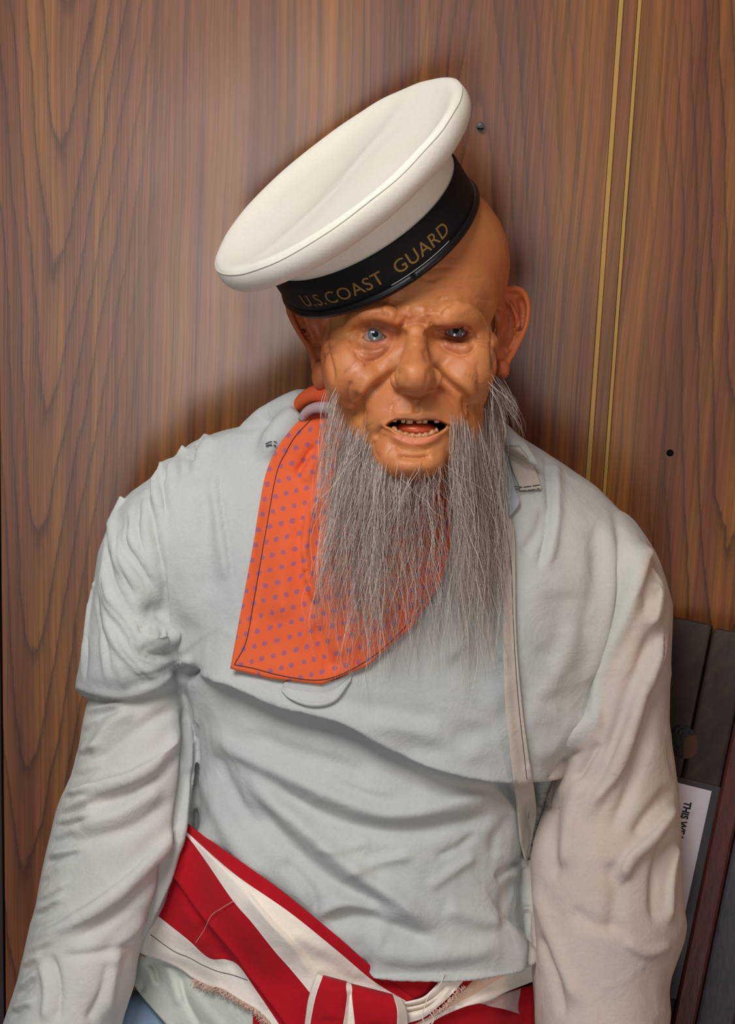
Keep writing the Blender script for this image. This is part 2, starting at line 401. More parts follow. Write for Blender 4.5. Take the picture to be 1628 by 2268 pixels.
# ================================================================== chair with the plank back
# frame of the leaning back: a runs along its top edge, b runs down it, n points at the room
A0 = W(C(1380, 1343, 640)); A1 = W(C(1650, 1400, 560)); B1 = W(C(1486, 2200, 560))
av = (A1 - A0); av /= np.linalg.norm(av); bv = B1 - A0; bv -= av * (bv @ av); bv /= np.linalg.norm(bv); nv = np.cross(av, bv)
if nv @ (CT - A0) < 0: nv = -nv
print('chair axes', av, bv, nv)
def hit_back(px, py, off=0.0):
    r = CR @ np.array(((px - 814.0) / F, (1134.0 - py) / F, -1.0)); q = ((A0 + nv * off - CT) @ nv) / (r @ nv); p = CT + r * q - A0
    return p @ av, p @ bv
MAT['plank'] = old_wood('dark_plank', srgb(40, 28, 25), srgb(62, 46, 41), 0.7, (9, 40, 3))
MAT['redpost'] = old_wood('red_brown_post', srgb(54, 16, 12), srgb(84, 30, 22), 0.45, (30, 30, 3))
MAT['greyarm'] = old_wood('dark_grey_rail', srgb(44, 42, 50), srgb(68, 64, 72), 0.6, (40, 40, 3))
a_crack, _ = hit_back(1556, 1500); a_end, _ = hit_back(1604, 1700); bfoot = 0.0
def board(name, a0, a1, b0, b1, n0, n1, mat, parent, bev=0.003):
    s = Soup(); c = A0 + av * (a0 + a1) / 2 + bv * (b0 + b1) / 2 + nv * (n0 + n1) / 2
    s.box(c, av * (a1 - a0) / 2, bv * (b1 - b0) / 2, nv * (n1 - n0) / 2)
    o = mesh_obj(name, s.verts(), s.F, mat, parent, True, False)
    m = o.modifiers.new('bevel', 'BEVEL'); m.width = bev; m.segments = 2; return o
blen = (A0[2] - 0.30) / -bv[2]
chair_base = A0 + bv * blen; chair_base[2] = 0
chair = empty('wooden_chair', chair_base, label='dark old wooden plank-back chair behind the seated figure', category='chair')
def chair_pt(px, py, off): a, b = hit_back(px, py, off); return A0 + av * a + bv * b + nv * off
o1 = board('back_plank', -0.03, a_crack - 0.0012, 0, blen, -0.022, 0, MAT['plank'], chair)
o2 = board('back_plank', a_crack + 0.0008, a_end, 0.002, blen, -0.022, 0.0006, MAT['plank'], chair)
# knot hole with a torn brown edge
ka, kb = hit_back(1519, 1640); s = Soup()
def ploop(pts, off): return np.array([A0 + av * hit_back(x, y, off)[0] + bv * hit_back(x, y, off)[1] + nv * off for x, y in pts])
def flat_piece(name, pts, n0, n1, mat, parent):
    P0, P1 = ploop(pts, n0), ploop(pts, n1); s = Soup(); s.rings([P0, P1]); return mesh_obj(name, s.verts(), s.F, mat, parent, True, False)
knot = flat_piece('knot', [(1489, 1626), (1497, 1612), (1510, 1606), (1526, 1610), (1543, 1626), (1526, 1630), (1516, 1634), (1513, 1660), (1512, 1679), (1500, 1672), (1491, 1655)], -0.001, 0.0016, plain('dark_knot', srgb(18, 13, 14), 0.5, 0.4, 0, (300, 0.4, 0.002)), chair)
flat_piece('bare_wood', [(1515, 1634), (1527, 1629), (1542, 1627), (1546, 1648), (1542, 1668), (1530, 1680), (1513, 1680)], -0.001, 0.0012, plain('bare_brown_wood', srgb(84, 52, 38), 0.6, 0.3, 0, (120, 0.4, 0.002)), chair)
ae0, _ = hit_back(1560, 1930, 0.012); ae1, _ = hit_back(1597, 1918, 0.012)
board('side_post', a_end + 0.001, a_end + 0.022, 0.0, blen, -0.02, 0.012, MAT['redpost'], chair)
board('side_rail', a_end + 0.0225, a_end + 0.055, 0.03, blen, -0.03, 0.016, MAT['greyarm'], chair)
# seat and legs (out of the picture below)
seat_c = A0 + bv * blen
fw = np.array((nv[0], nv[1], 0)); fw /= np.linalg.norm(fw); sd = np.array((av[0], av[1], 0)); sd /= np.linalg.norm(sd)
s = Soup(); s.box(seat_c + sd * 0.02 + fw * 0.2 - (0, 0, 0.0), sd * 0.22, fw * 0.22, (0, 0, 0.02)); mesh_obj('seat', s.verts(), s.F, MAT['plank'], chair, True, False)
for i in (-1, 1):
    for j in (0.03, 0.37):
        s = Soup(); c = seat_c + sd * (0.02 + 0.17 * i) + fw * j; h = c[2] - 0.02; s.box((c[0], c[1], h / 2), sd * 0.022, fw * 0.022, (0, 0, h / 2)); mesh_obj('leg', s.verts(), s.F, MAT['redpost'], chair, True, False)

# ================================================================== laminated notice stuck on the chair back
def on_back(px, py, off): a, b = hit_back(px, py, off); return A0 + av * a + bv * b + nv * off
c0, c1 = np.array(hit_back(1600, 1745, 0.004)), np.array(hit_back(1498, 1720, 0.004)); c2 = np.array(hit_back(1548, 1985, 0.004))
ta = c1 - c0; ta /= np.linalg.norm(ta); tb = c2 - c0; tb -= ta * (tb @ ta); tb /= np.linalg.norm(tb)
def sp(u, v, off): q = c0 + ta * u + tb * v; return A0 + av * q[0] + bv * q[1] + nv * off
lam = NT('clear_laminate').set(Base_Color=srgb(84, 78, 80), Roughness=0.28, Alpha=0.35).m
def sheet(name, u0, u1, v0, v1, o0, o1, mat, parent, **kw):
    s = Soup(); s.rings([np.array([sp(u0, v0, o), sp(u1, v0, o), sp(u1, v1, o), sp(u0, v1, o)]) for o in (o0, o1)])
    return mesh_obj(name, s.verts(), s.F, mat, parent, True, False, **kw)
notice = empty('notice', sp(0.1, 0.1, 0.002), label='white laminated paper notice reading THIS WEA, half hidden behind the sleeve', category='sign')
sheet('laminate', 0, 0.14, 0, 0.20, 0.0022, 0.0040, lam, notice)
sheet('paper', 0.0088, 0.13, 0.0052, 0.195, 0.0041, 0.0046, plain('white_paper', srgb(226, 218, 226), 0.6, 0.3), notice)
def text_mesh(body, size, spacing=1.0, offset=0.0):
    cu = bpy.data.curves.new('txt', 'FONT'); cu.body = body; cu.size = size; cu.space_character = spacing; cu.offset = offset; cu.fill_mode = 'FRONT'; cu.resolution_u = 4
    o = bpy.data.objects.new('txt', cu); COL.objects.link(o); dg = bpy.context.evaluated_depsgraph_get(); dg.update()
    me = bpy.data.meshes.new_from_object(o.evaluated_get(dg)); V = np.array([v.co for v in me.vertices]); Fc = [tuple(p.vertices) for p in me.polygons]
    bpy.data.objects.remove(o); bpy.data.curves.remove(cu); return V, Fc
TV, TF = text_mesh('THIS WEA', 0.0062, 1.0, 0.00022)
t0 = np.array(hit_back(1517, 1774, 0.004)); t1 = np.array(hit_back(1497, 1858, 0.004)); td = t1 - t0; tl = np.linalg.norm(td); td /= tl; tn = np.array((td[1], -td[0]))
if tn @ ta > 0: tn = -tn
k = tl / TV[:, 0].max(); Q = t0 + (TV[:, :1] * k) * td + (TV[:, 1:2] * 1.5) * tn
mesh_obj('lettering', A0 + Q[:, :1] * av + Q[:, 1:2] * bv + nv * 0.0049, TF, plain('black_ink', srgb(28, 24, 28), 0.6), notice, True, False)

# ================================================================== the figure
hip = W(C(800, 2330, 420)); base = np.array((hip[0], hip[1], 0.0))
person = empty('person', base, label='life-size bald bearded old sailor figure in pale linen shirt, spotted neckerchief and red sash', category='person')

# ---- head, neck and trunk: one continuous body
H = Soup()
H.ell(893, 584, 34, 238, 212, 232)                 # cranium
H.ell(898, 640, -36, 210, 180, 172)                # forehead
H.ell(903, 790, -40, 194, 225, 158)                # face
for br in ([(905, 716, -186), (885, 708, -194), (850, 696, -194), (820, 696, -184), (795, 706, -162), (772, 732, -128)], [(935, 716, -186), (955, 708, -194), (985, 696, -194), (1015, 695, -184), (1045, 706, -158), (1070, 734, -118)]):
    H.tube([C(*q) for q in spline(br, 24)], [U * r for r in np.interp(np.linspace(0, 1, 24), (0, 0.3, 0.7, 1), (24, 28, 27, 18))], 16)   # brow ridges
H.ell(920, 695, -182, 50, 38, 36)
H.ell(792, 830, -130, 72, 90, 74, 20); H.ell(1030, 822, -128, 68, 90, 72, -20)  # cheeks
H.ell(765, 775, -95, 50, 40, 60); H.ell(1062, 765, -92, 44, 40, 60)             # cheekbones
H.ell(920, 915, -150, 118, 92, 72)                 # muzzle
H.ell(915, 980, -140, 100, 66, 70)
H.ell(908, 1018, -165, 80, 48, 52)                 # chin
H.ell(866, 1003, -135, 44, 46, 48); H.ell(952, 1005, -135, 44, 46, 48)
H.ell(842, 940, -50, 78, 100, 105, 14); H.ell(992, 935, -48, 78, 100, 105, -14)  # jaw
H.tube([C(922, 706, -186), C(922, 735, -205), C(921, 770, -226), C(919, 805, -252), C(918, 838, -262)], [22 * U, 22 * U, 25 * U, 34 * U, 42 * U], 20)
H.ell(918, 833, -268, 46, 42, 44)                  # tip
H.ell(889, 842, -226, 28, 26, 34); H.ell(954, 838, -226, 28, 26, 34)            # wings
H.tube([C(890, 880, 80), C(885, 980, 150), C(880, 1100, 240), C(880, 1250, 320)], [135 * U, 138 * U, 165 * U, 200 * U], 24)  # neck
H.ell(860, 1500, 330, 330, 420, 180)               # trunk under the shirt
H.ell(810, 2050, 360, 280, 420, 180)
# ears: rim, bowl and lobe
def ear(rim, plate, anti, lobe, r):
    P = spline([(*p,) for p in rim], 26); H.tube([C(*p) for p in P], r * U, 10)
    n = len(plate); f = np.array([C(x, y, d - 5) for x, y, d in plate]); b = np.array([C(x, y, d + 16) for x, y, d in plate]); H.rings([f, b])
    P = spline(anti, 16); H.tube([C(*p) for p in P], [U * 9 * math.sin(math.pi * (0.15 + 0.7 * i / 15)) for i in range(16)], 8)
    H.ell(*lobe)
ear([(1106, 690, 50), (1108, 655, 62), (1122, 641, 78), (1142, 639, 96), (1160, 650, 110), (1168, 676, 114), (1165, 712, 108), (1152, 748, 96), (1138, 776, 84), (1124, 800, 74), (1118, 822, 66)],
    [(1098, 660, 78), (1118, 645, 94), (1142, 642, 110), (1160, 654, 122), (1165, 690, 124), (1155, 740, 112), (1135, 780, 98), (1118, 812, 84), (1098, 812, 70), (1090, 740, 66)],
    [(1128, 668, 80), (1138, 690, 86), (1144, 715, 90), (1138, 745, 88), (1124, 772, 80)], (1112, 818, 62, 17, 22, 20, 10), 9)
ear([(692, 660, 60), (668, 640, 80), (646, 650, 104), (640, 680, 112), (648, 705, 108), (666, 738, 100), (684, 766, 92), (694, 792, 84), (698, 822, 76)],
    [(700, 650, 84), (670, 642, 100), (648, 656, 118), (644, 688, 122), (660, 730, 112), (684, 770, 102), (700, 800, 90), (722, 810, 74), (728, 740, 70)],
    [(680, 680, 92), (676, 700, 96), (686, 730, 96), (702, 756, 90), (716, 768, 82)], (712, 830, 62, 22, 34, 24, -8), 9)
HV, HF = remesh(H, 0.0011, 14, 0.5)
hs = Sculpt(HV, HF)
fx, fy = hs.P[:, 0], hs.P[:, 1]; ramp01 = lambda v, a, b: np.clip((v - a) / (b - a), 0, 1)
isear = np.maximum(ramp01(fx, 1085, 1105), ramp01(-fx, -740, -715)) * ramp01(fy, 600, 640) * ramp01(-fy, -900, -870)
hs.relax((1 - isear) * ramp01(-fy, -1150, -1100), 34)
R = hs.stroke
# large forms
R([(800, 722), (830, 716), (865, 726), (890, 738)], 16, -12); R([(962, 735), (990, 738), (1020, 738), (1050, 748)], 14, -10)  # sockets
hs.bump(829, 744, 36, 22, -20); hs.bump(1008, 740, 36, 18, -20)
hs.bump(876, 750, 18, 22, -14); hs.bump(966, 746, 16, 20, -14)
hs.bump(812, 850, 46, 34, 6); hs.bump(1030, 835, 36, 34, 5)
hs.bump(845, 893, 34, 30, -5); hs.bump(770, 905, 26, 50, -10); hs.bump(1070, 895, 20, 50, -8)
hs.bump(722, 720, 30, 50, -8); hs.bump(1085, 690, 18, 50, -6)
hs.update()
# eye bags, lids
R([(795, 768), (815, 780), (838, 780), (858, 768)], 12, 5); R([(975, 757), (1000, 766), (1025, 766), (1045, 757)], 11, 6)
for p in ([(780, 770), (798, 791), (819, 797), (843, 791), (861, 774), (874, 757)], [(969, 757), (987, 772), (1004, 780), (1020, 783), (1041, 777), (1056, 757)]): R(p, 5, -11, 'v')
R([(804, 809), (822, 805), (840, 797)], 3.5, -6, 'v'); R([(790, 777), (812, 786), (835, 786), (850, 779)], 3, -3.5, 'v')
R([(795, 762), (815, 771), (838, 770), (855, 760)], 3, -4, 'v')
R([(984, 752), (1005, 760), (1030, 757)], 3, -3.5, 'v')
R([(796, 724), (817, 712), (840, 714), (866, 725), (889, 731)], 4.5, -9, 'v')
R([(792, 712), (820, 700), (850, 704), (880, 716), (896, 722)], 13, 10)
R([(955, 728), (985, 717), (1008, 714), (1034, 724), (1060, 738)], 10, 11); R([(960, 738), (985, 730), (1008, 726), (1030, 733), (1067, 748)], 4, -9, 'v')
R([(1043, 739), (1065, 746), (1092, 750)], 3.5, -5, 'v'); R([(1046, 768), (1068, 764), (1090, 772)], 3.5, -4, 'v'); R([(1050, 752), (1072, 756), (1092, 762)], 3, -3, 'v')
R([(772, 757), (782, 748), (797, 742)], 4, -6, 'v'); R([(768, 742), (780, 735), (793, 728)], 3.5, -4, 'v'); R([(770, 775), (778, 765), (786, 758)], 3, -3, 'v')
# frown
R([(894, 724), (912, 715), (931, 714), (949, 725)], 4.5, -9, 'v'); R([(898, 734), (920, 726), (944, 734)], 8, 4)
R([(947, 696), (952, 710), (958, 724)], 4.5, -9, 'v'); R([(901, 698), (896, 712), (888, 725)], 4.5, -8, 'v')
R([(905, 672), (903, 690), (908, 708)], 9, 4); R([(938, 675), (938, 695), (934, 708)], 9, 4)
R([(965, 705), (982, 690), (1005, 672), (1026, 655)], 11, 3.5); R([(980, 712), (1003, 697), (1030, 684), (1050, 668)], 11, 3)
R([(975, 700), (992, 683), (1013, 667)], 4.5, -6, 'v'); R([(958, 688), (970, 672), (980, 655)], 4.5, -4, 'v')
R([(878, 700), (862, 688), (845, 684)], 9, 5); R([(886, 688), (876, 675), (862, 668)], 4.5, -5, 'v'); R([(866, 702), (845, 695), (822, 696)], 4, -4, 'v')
for y, a in ((640, 3), (618, 3), (596, 2.5)): R([(935, y + 6), (985, y - 4), (1045, y + 4)], 4.5, -a, 'v')
# nose and cheeks
R([(957, 800), (968, 815), (980, 836), (1003, 860), (1029, 880), (1040, 905), (1046, 930)], 10, -17, 'v'); R([(975, 806), (1000, 833), (1030, 855), (1052, 885)], 16, 9)
R([(884, 808), (870, 825), (852, 844), (825, 866), (802, 892), (796, 920), (800, 945)], 10, -17, 'v'); R([(868, 805), (845, 828), (815, 850), (790, 882)], 16, 9)
R([(893, 812), (884, 822), (872, 832), (869, 848), (878, 862)], 4, -6, 'v'); R([(952, 806), (964, 818), (973, 832), (973, 848), (962, 860)], 4, -6, 'v')
R([(890, 816), (896, 834), (900, 856)], 6, -3); R([(950, 814), (947, 834), (944, 855)], 6, -3)
R([(880, 862), (893, 868), (910, 876), (930, 878), (948, 870), (960, 860)], 5.5, -6, 'v')
hs.bump(918, 826, 30, 24, 5)
R([(905, 770), (900, 790), (893, 806)], 9, -5); R([(940, 770), (946, 790), (952, 804)], 9, -5)
R([(922, 745), (921, 765)], 12, 4); R([(808, 835), (795, 862), (782, 895)], 5, -3.5, 'v'); R([(1056, 800), (1062, 838), (1055, 875)], 5, -3.5, 'v')
R([(778, 840), (770, 875), (776, 910)], 6, -5, 'v'); R([(1065, 880), (1068, 910), (1060, 945)], 6, -4, 'v')
# mouth region
R([(921, 885), (922, 905), (924, 918)], 7, -5); R([(912, 885), (911, 905), (909, 918)], 5, 3); R([(932, 885), (933, 905), (936, 918)], 5, 3)
R([(862, 925), (890, 915), (925, 920), (955, 916), (985, 926)], 8, 4)
R([(852, 942), (838, 956), (830, 972)], 5, -10, 'v'); R([(992, 939), (1003, 952), (1008, 968)], 5, -8, 'v'); R([(846, 930), (852, 948), (848, 965)], 9, 3)
R([(862, 955), (880, 970), (903, 981), (925, 983), (945, 979), (968, 967), (982, 955)], 9, 8)
R([(798, 733), (815, 727), (840, 727), (860, 736)], 5, 5); R([(870, 985), (900, 999), (930, 1000), (960, 992)], 6, -6, 'v')
R([(878, 1008), (900, 1014), (917, 1015), (940, 1013), (958, 1008)], 6, -11, 'v'); R([(885, 998), (915, 1004), (950, 1000)], 5, 3)
hs.bump(848, 1002, 26, 24, 6); hs.bump(905, 1034, 44, 16, 5); hs.bump(945, 1030, 20, 14, 3)
R([(826, 975), (832, 998), (846, 1020)], 6, -4, 'v')
hs.update()
# ears: bowls
hs.bump(1130, 730, 13, 40, -9); R([(1146, 655), (1157, 680), (1154, 715), (1142, 750)], 6, -12); hs.bump(1116, 745, 9, 26, -12)
R([(1100, 700), (1092, 750), (1095, 800), (1102, 830)], 6, -8); hs.bump(1104, 740, 6, 16, 5)
R([(655, 665), (655, 690), (672, 730), (690, 760)], 5, -9); hs.bump(704, 745, 10, 22, -10); hs.bump(708, 764, 6, 8, -8)
R([(727, 700), (722, 760), (735, 820), (738, 855)], 6, -7)
hs.update()
# random fine skin wrinkles
for i in range(90):
    x, y = rng.uniform(770, 1075), rng.uniform(600, 1010)
    if 865 < x < 980 and 730 < y < 880: continue
    an = rng.uniform(-0.5, 0.5) + (0 if y < 720 else math.copysign(0.9, x - 915)); L = rng.uniform(10, 26)
    R([(x - L * math.cos(an), y - L * math.sin(an)), (x, y + rng.uniform(-3, 3)), (x + L * math.cos(an), y + L * math.sin(an))], 2.6, rng.uniform(-2.0, -0.6), 'v')
hs.update()
hs.relax(np.exp(-(((hs.P[:, 0] - 919) / 60) ** 2 + ((hs.P[:, 1] - 815) / 62) ** 2) ** 2) * (hs.face > 0.05), 12)
eyeL = [(803, 748), (812, 742), (826, 738), (842, 740), (852, 744), (858, 748), (848, 752), (833, 756), (818, 755), (808, 752)]
eyeR = [(980, 738), (990, 731), (1005, 727), (1020, 729), (1031, 734), (1036, 739), (1027, 744), (1012, 747), (997, 745), (987, 742)]
mouth = [(852, 943), (861, 935), (873, 929), (892, 927), (910, 929), (927, 931), (945, 928), (962, 928), (978, 932), (993, 940), (986, 950), (973, 959), (950, 968), (922, 970), (899, 966), (878, 957), (864, 948)]
for e in (eyeL, eyeR):
    c = np.mean(e, 0); R([tuple(c + (np.array(p) - c) * 1.22) for p in e + e[:1]], 3.5, 4, taper=0)
R([tuple(np.mean(mouth, 0) + (np.array(p) - np.mean(mouth, 0)) * 1.05) for p in mouth + mouth[:1]], 4, 3.5, taper=0)
hs.update()
skin_front = BVHTree.FromPolygons(hs.V.tolist(), HF.tolist())
def skin_depth(px, py):
    r = C(px, py, 0); h = skin_front.ray_cast(Vector((0, 0, 0)), Vector(r).normalized()); return (-h[0].z - 1.6) / U if h[0] else None
# pigments of the painted wax
col = np.tile(np.array(srgb(192, 122, 72)[:3]), (len(hs.V), 1))
nz = np.array([noise.noise(Vector(v * 38)) for v in hs.V]); nz2 = np.array([noise.noise(Vector(v * 120)) for v in hs.V])
def tint(idx, k, c): col[idx] += (np.array(srgb(*c)[:3]) - col[idx]) * np.clip(k, 0, 1)[:, None]
allv = np.arange(len(col)); tint(allv, np.clip(nz * 0.5, 0, 0.5), (206, 142, 78)); tint(allv, np.clip(-nz * 0.7, 0, 0.5), (188, 104, 66)); tint(allv, np.clip(nz2 * 0.3, 0, 0.3), (180, 100, 66))
def paint(pts, w, c, amt): idx, k = hs.weight(pts, w); tint(idx, k * amt, c)
tint(allv, np.clip((hs.P[:, 0] - 1085) / 30, 0, 1) * np.clip((hs.P[:, 1] - 500) / 150, 0, 1) * 0.6, (186, 84, 48)); tint(allv, np.clip((735 - hs.P[:, 0]) / 30, 0, 1) * 0.55, (176, 84, 52))
for p in ([(796, 735), (825, 722), (860, 735)], [(795, 765), (830, 775), (862, 760)], [(965, 738), (1000, 728), (1040, 742)], [(970, 752), (1005, 765), (1045, 757)]): paint(p, 14, (146, 78, 62), 0.5)
for p in (eyeL, eyeR): paint(p + p[:1], 5, (136, 56, 50), 0.7)
paint([(868, 962), (903, 977), (941, 976), (972, 962)], 8, (204, 116, 86), 0.8); paint([(860, 934), (892, 925), (927, 929), (962, 925), (988, 935)], 5, (150, 84, 66), 0.7)
for x, y, r in ((1052, 850, 9), (1046, 838, 6), (1040, 832, 4), (1058, 862, 6), (1030, 828, 3), (765, 825, 8), (772, 815, 4)): paint([(x - 2, y), (x, y), (x + 2, y + 1)], r, (120, 84, 50), 0.6)
paint([(1093, 720), (1096, 760), (1090, 800), (1083, 830)], 5, (74, 50, 38), 0.55)
for x, y in ((742, 780), (735, 770)): paint([(x, y - 6), (x, y), (x, y + 6)], 10, (150, 80, 56), 0.4)
paint([(900, 836), (918, 838), (940, 840)], 26, (214, 134, 92), 0.5); paint([(870, 1048), (905, 1056), (950, 1050)], 14, (150, 92, 72), 0.5)
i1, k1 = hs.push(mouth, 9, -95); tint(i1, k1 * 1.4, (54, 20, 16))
for e in (eyeL, eyeR):
    idx, k = hs.push(e, 5, -34); tint(idx, k * 1.4, (90, 40, 36))
t = NT('painted_wax_skin'); vc = t.n('ShaderNodeVertexColor', layer_name='pigment'); co = t.coord('Object')
t.set(Base_Color=vc.outputs[0], Roughness=t.ramp(t.noise(co, 70, 3), [(0.3, (0.42,) * 3), (0.7, (0.58,) * 3)]), Subsurface_Weight=0.32, Subsurface_Scale=0.008)
t.b.inputs['Subsurface Radius'].default_value = (1.0, 0.42, 0.22); t.b.inputs['Specular IOR Level'].default_value = 0.45
p = t.bump(t.noise(co, 900, 3, 0.6), 0.16, 0.0008); t.bump(t.noise(co, 230, 4, 0.6), 0.22, 0.0016, p)
mesh_obj('body', hs.V, HF, t.m, person, colors=col, label='painted wax head and body of an old man with deep wrinkles')

# eyeballs
def eyeball(px, py, dpt, r, gx, gy):
    c = C(px, py, dpt); s = Soup(); n = 40
    ax = np.array((gx, gy, 1.0)); ax /= np.linalg.norm(ax); e1 = np.cross((0, 1, 0), ax); e1 /= np.linalg.norm(e1); e2 = np.cross(ax, e1)
    th = [0.02, 0.10, 0.20, 0.22, 0.31, 0.40, 0.48, 0.50, 0.53, 0.64, 0.8, 1.1, 1.5, 2.0, 2.6, 3.12]; Rg = []; cl = []
    for a in th:
        an = np.arange(n) * 2 * math.pi / n; Rg.append(c + r * (math.cos(a) * ax + math.sin(a) * (np.cos(an)[:, None] * e1 + np.sin(an)[:, None] * e2)))
        base_c = (8, 8, 10) if a <= 0.20 else ((112, 120, 120) if a < 0.42 else ((70, 72, 74) if a < 0.49 else ((110, 104, 102) if a < 0.52 else (164, 142, 134))))
        for i in range(n):
            f = rng.uniform(0.75, 1.25) if 0.2 < a < 0.49 else 1.0
            cl.append(np.clip(np.array(srgb(*base_c)[:3]) * f, 0, 1))
    s.rings(Rg)
    m = NT('glass_eye'); v = m.n('ShaderNodeVertexColor', layer_name='pigment'); m.set(Base_Color=v.outputs[0], Roughness=0.12, Coat_Weight=0.6, Coat_Roughness=0.05)
    return mesh_obj('eyeball', s.verts(), s.F, m.m, person, colors=np.array(cl), label='pale grey-blue glass eye')
dl, dr = skin_depth(829, 760), skin_depth(1008, 752)
print('eye skin depth', dl, dr, skin_depth(829, 720), skin_depth(1008, 715), 'nose', skin_depth(918, 838), 'lip', skin_depth(918, 978), skin_depth(918, 920))
eyeball(831, 744, dl + 34, 33 * U, 0.0, 0.03); eyeball(1008, 737, dr + 34, 33 * U, 0.0, 0.06)
# teeth and tongue
lip = skin_depth(918, 918)
def tooth(x, y, w, h, d):
    s = Soup(); k = U; c = C(x, y, d); R = []
    for f, g in ((-1, 0.86), (-0.3, 1.0), (0.6, 0.95), (0.95, 0.75)):
        an = np.arange(12) * 2 * math.pi / 12; sx = np.sign(np.cos(an)) * np.abs(np.cos(an)) ** 0.5; sy = np.sign(np.sin(an)) * np.abs(np.sin(an)) ** 0.6
        R.append(np.stack((c[0] + sx * w * k * g, np.full(12, c[1] - f * h * k), c[2] + sy * 7 * k * g), 1))
    s.rings(R); mesh_obj('tooth', s.verts(), s.F, MAT['tooth' if h > 0 else 'gum'], person)
for x, w, y in ((874, 5, 928), (893, 5, 930), (907, 7.5, 932), (928, 6.5, 931), (941, 6, 931), (967, 6, 930)): tooth(x, y, w, 7, lip + 26)
s = Soup(); P = spline([(870, 948, lip + 34), (882, 958, lip + 26), (902, 964, lip + 22), (925, 966, lip + 21), (948, 963, lip + 23), (968, 953, lip + 30)], 60)
s.tube([C(x, y + 1.2 * noise.noise(Vector((x * 0.25, 0, 0))), d) for x, y, d in P], [U * (6.0 + 1.4 * math.sin(i * 0.75) + rng.uniform(-0.5, 0.5)) for i in range(60)], 10); mesh_obj('lower_gum', s.verts(), s.F, MAT['gum'], person, label='yellowed lower tooth ridge')
s = Soup(); s.ell(924, 953, lip + 62, 50, 20, 38, -3); mesh_obj('tongue', s.verts(), s.F, MAT['tongue'], person)

# ================================================================== shirt
S = Soup()
def hloft(rows, n=48, e=2.4):
    P = np.array(rows, float); m = 3 * len(P); y = np.linspace(P[0, 0], P[-1, 0], m)
    # monotone rows, smoothly interpolated
    Q = spline(P, m); Q = Q[np.argsort(Q[:, 0])]; Rg = []
    for py, xl, xr, df, db in Q:
        an = np.arange(n) * 2 * math.pi / n; c, s_ = np.cos(an), np.sin(an)
        x = (xl + xr) / 2 + (xr - xl) / 2 * np.sign(c) * np.abs(c) ** (2 / e); d = (df + db) / 2 + (db - df) / 2 * np.sign(s_) * np.abs(s_) ** (2 / e)
        Rg.append(np.array([C(a, py, b) for a, b in zip(x, d)]))
    S.rings(Rg)
hloft([(870, 760, 1010, 150, 360), (905, 690, 1070, 100, 420), (935, 575, 1110, 95, 470), (965, 460, 1150, 105, 510), (1000, 400, 1205, 105, 530), (1040, 355, 1265, 90, 545), (1100, 300, 1345, 62, 560), (1200, 290, 1415, 30, 570), (1300, 330, 1420, 10, 580),
       (1400, 370, 1392, 4, 590), (1500, 396, 1352, 8, 600), (1580, 420, 1332, 20, 610), (1650, 432, 1275, 38, 620), (1720, 436, 1220, 48, 630), (1800, 438, 1188, 48, 640), (1900, 430, 1170, 48, 650), (2000, 420, 1168, 48, 660),
       (2090, 420, 1172, 66, 680), (2150, 430, 1166, 104, 690), (2250, 420, 1160, 112, 700), (2400, 420, 1160, 130, 720)])
hloft([(1062, 330, 420, 230, 430), (1110, 270, 420, 165, 470), (1200, 226, 420, 130, 490), (1300, 205, 410, 118, 500), (1400, 188, 402, 112, 500), (1480, 175, 408, 112, 500), (1522, 166, 406, 130, 490), (1541, 184, 385, 175, 470)], e=2.2)
hloft([(1480, 225, 395, 200, 450), (1560, 192, 414, 168, 470), (1640, 176, 425, 150, 480), (1700, 163, 430, 142, 490), (1780, 128, 432, 135, 500), (1850, 110, 425, 130, 500), (1930, 92, 395, 125, 500), (2010, 78, 365, 120, 500), (2090, 58, 314, 110, 500), (2180, 38, 295, 100, 490), (2268, 8, 268, 90, 480), (2400, -40, 240, 60, 460)], e=2.2)
hloft([(1135, 1330, 1385, 230, 430), (1180, 1330, 1425, 170, 470), (1240, 1330, 1458, 130, 490), (1340, 1330, 1488, 110, 500), (1450, 1310, 1487, 108, 505), (1600, 1270, 1484, 108, 510), (1680, 1228, 1495, 104, 515), (1800, 1187, 1507, 98, 520), (1900, 1166, 1511, 92, 520), (2000, 1166, 1516, 92, 520), (2060, 1169, 1520, 92, 520), (2120, 1174, 1503, 92, 510), (2180, 1181, 1484, 92, 500), (2268, 1186, 1484, 84, 490), (2400, 1190, 1470, 60, 470)], e=2.2)
def roll_tube(pts, r, n=16): Q = spline(pts, 24); S.tube([C(*q) for q in Q], [U * x for x in np.interp(np.linspace(0, 1, 24), np.linspace(0, 1, len(r)), r)], n)
roll_tube([(545, 955, 225), (598, 922, 190), (636, 896, 160), (668, 880, 146), (708, 874, 142)], [20, 30, 28, 22, 12])
roll_tube([(575, 1030, 140), (605, 985, 130), (634, 945, 126), (658, 912, 128)], [14, 34, 38, 26])
roll_tube([(1060, 925, 170), (1100, 952, 140), (1150, 990, 124), (1190, 1030, 130)], [24, 26, 18, 8])
soup_bvh = BVHTree.FromPolygons(S.verts().tolist(), S.F)
def fold_roll(pts, r, sink=0.30, ends=0.35):
    """a soft roll of cloth lying on the surface"""
    Q = spline(pts, 30); D = []
    for x, y in Q:
        h = soup_bvh.ray_cast(Vector((0, 0, 0)), Vector(C(x, y, 0)).normalized()); D.append((-h[0].z - 1.6) / U if h[0] else (D[-1] if D else 250))
    D = np.array(D)
    for _ in range(6): D[1:-1] = (D[:-2] + D[2:] + 2 * D[1:-1]) / 4
    rr = r * np.interp(np.linspace(0, 1, 30), (0, 0.25, 0.75, 1), (ends, 1, 1, ends))
    S.tube([C(x, y, d + k * sink) for (x, y), d, k in zip(Q, D, rr)], rr * U, 14)
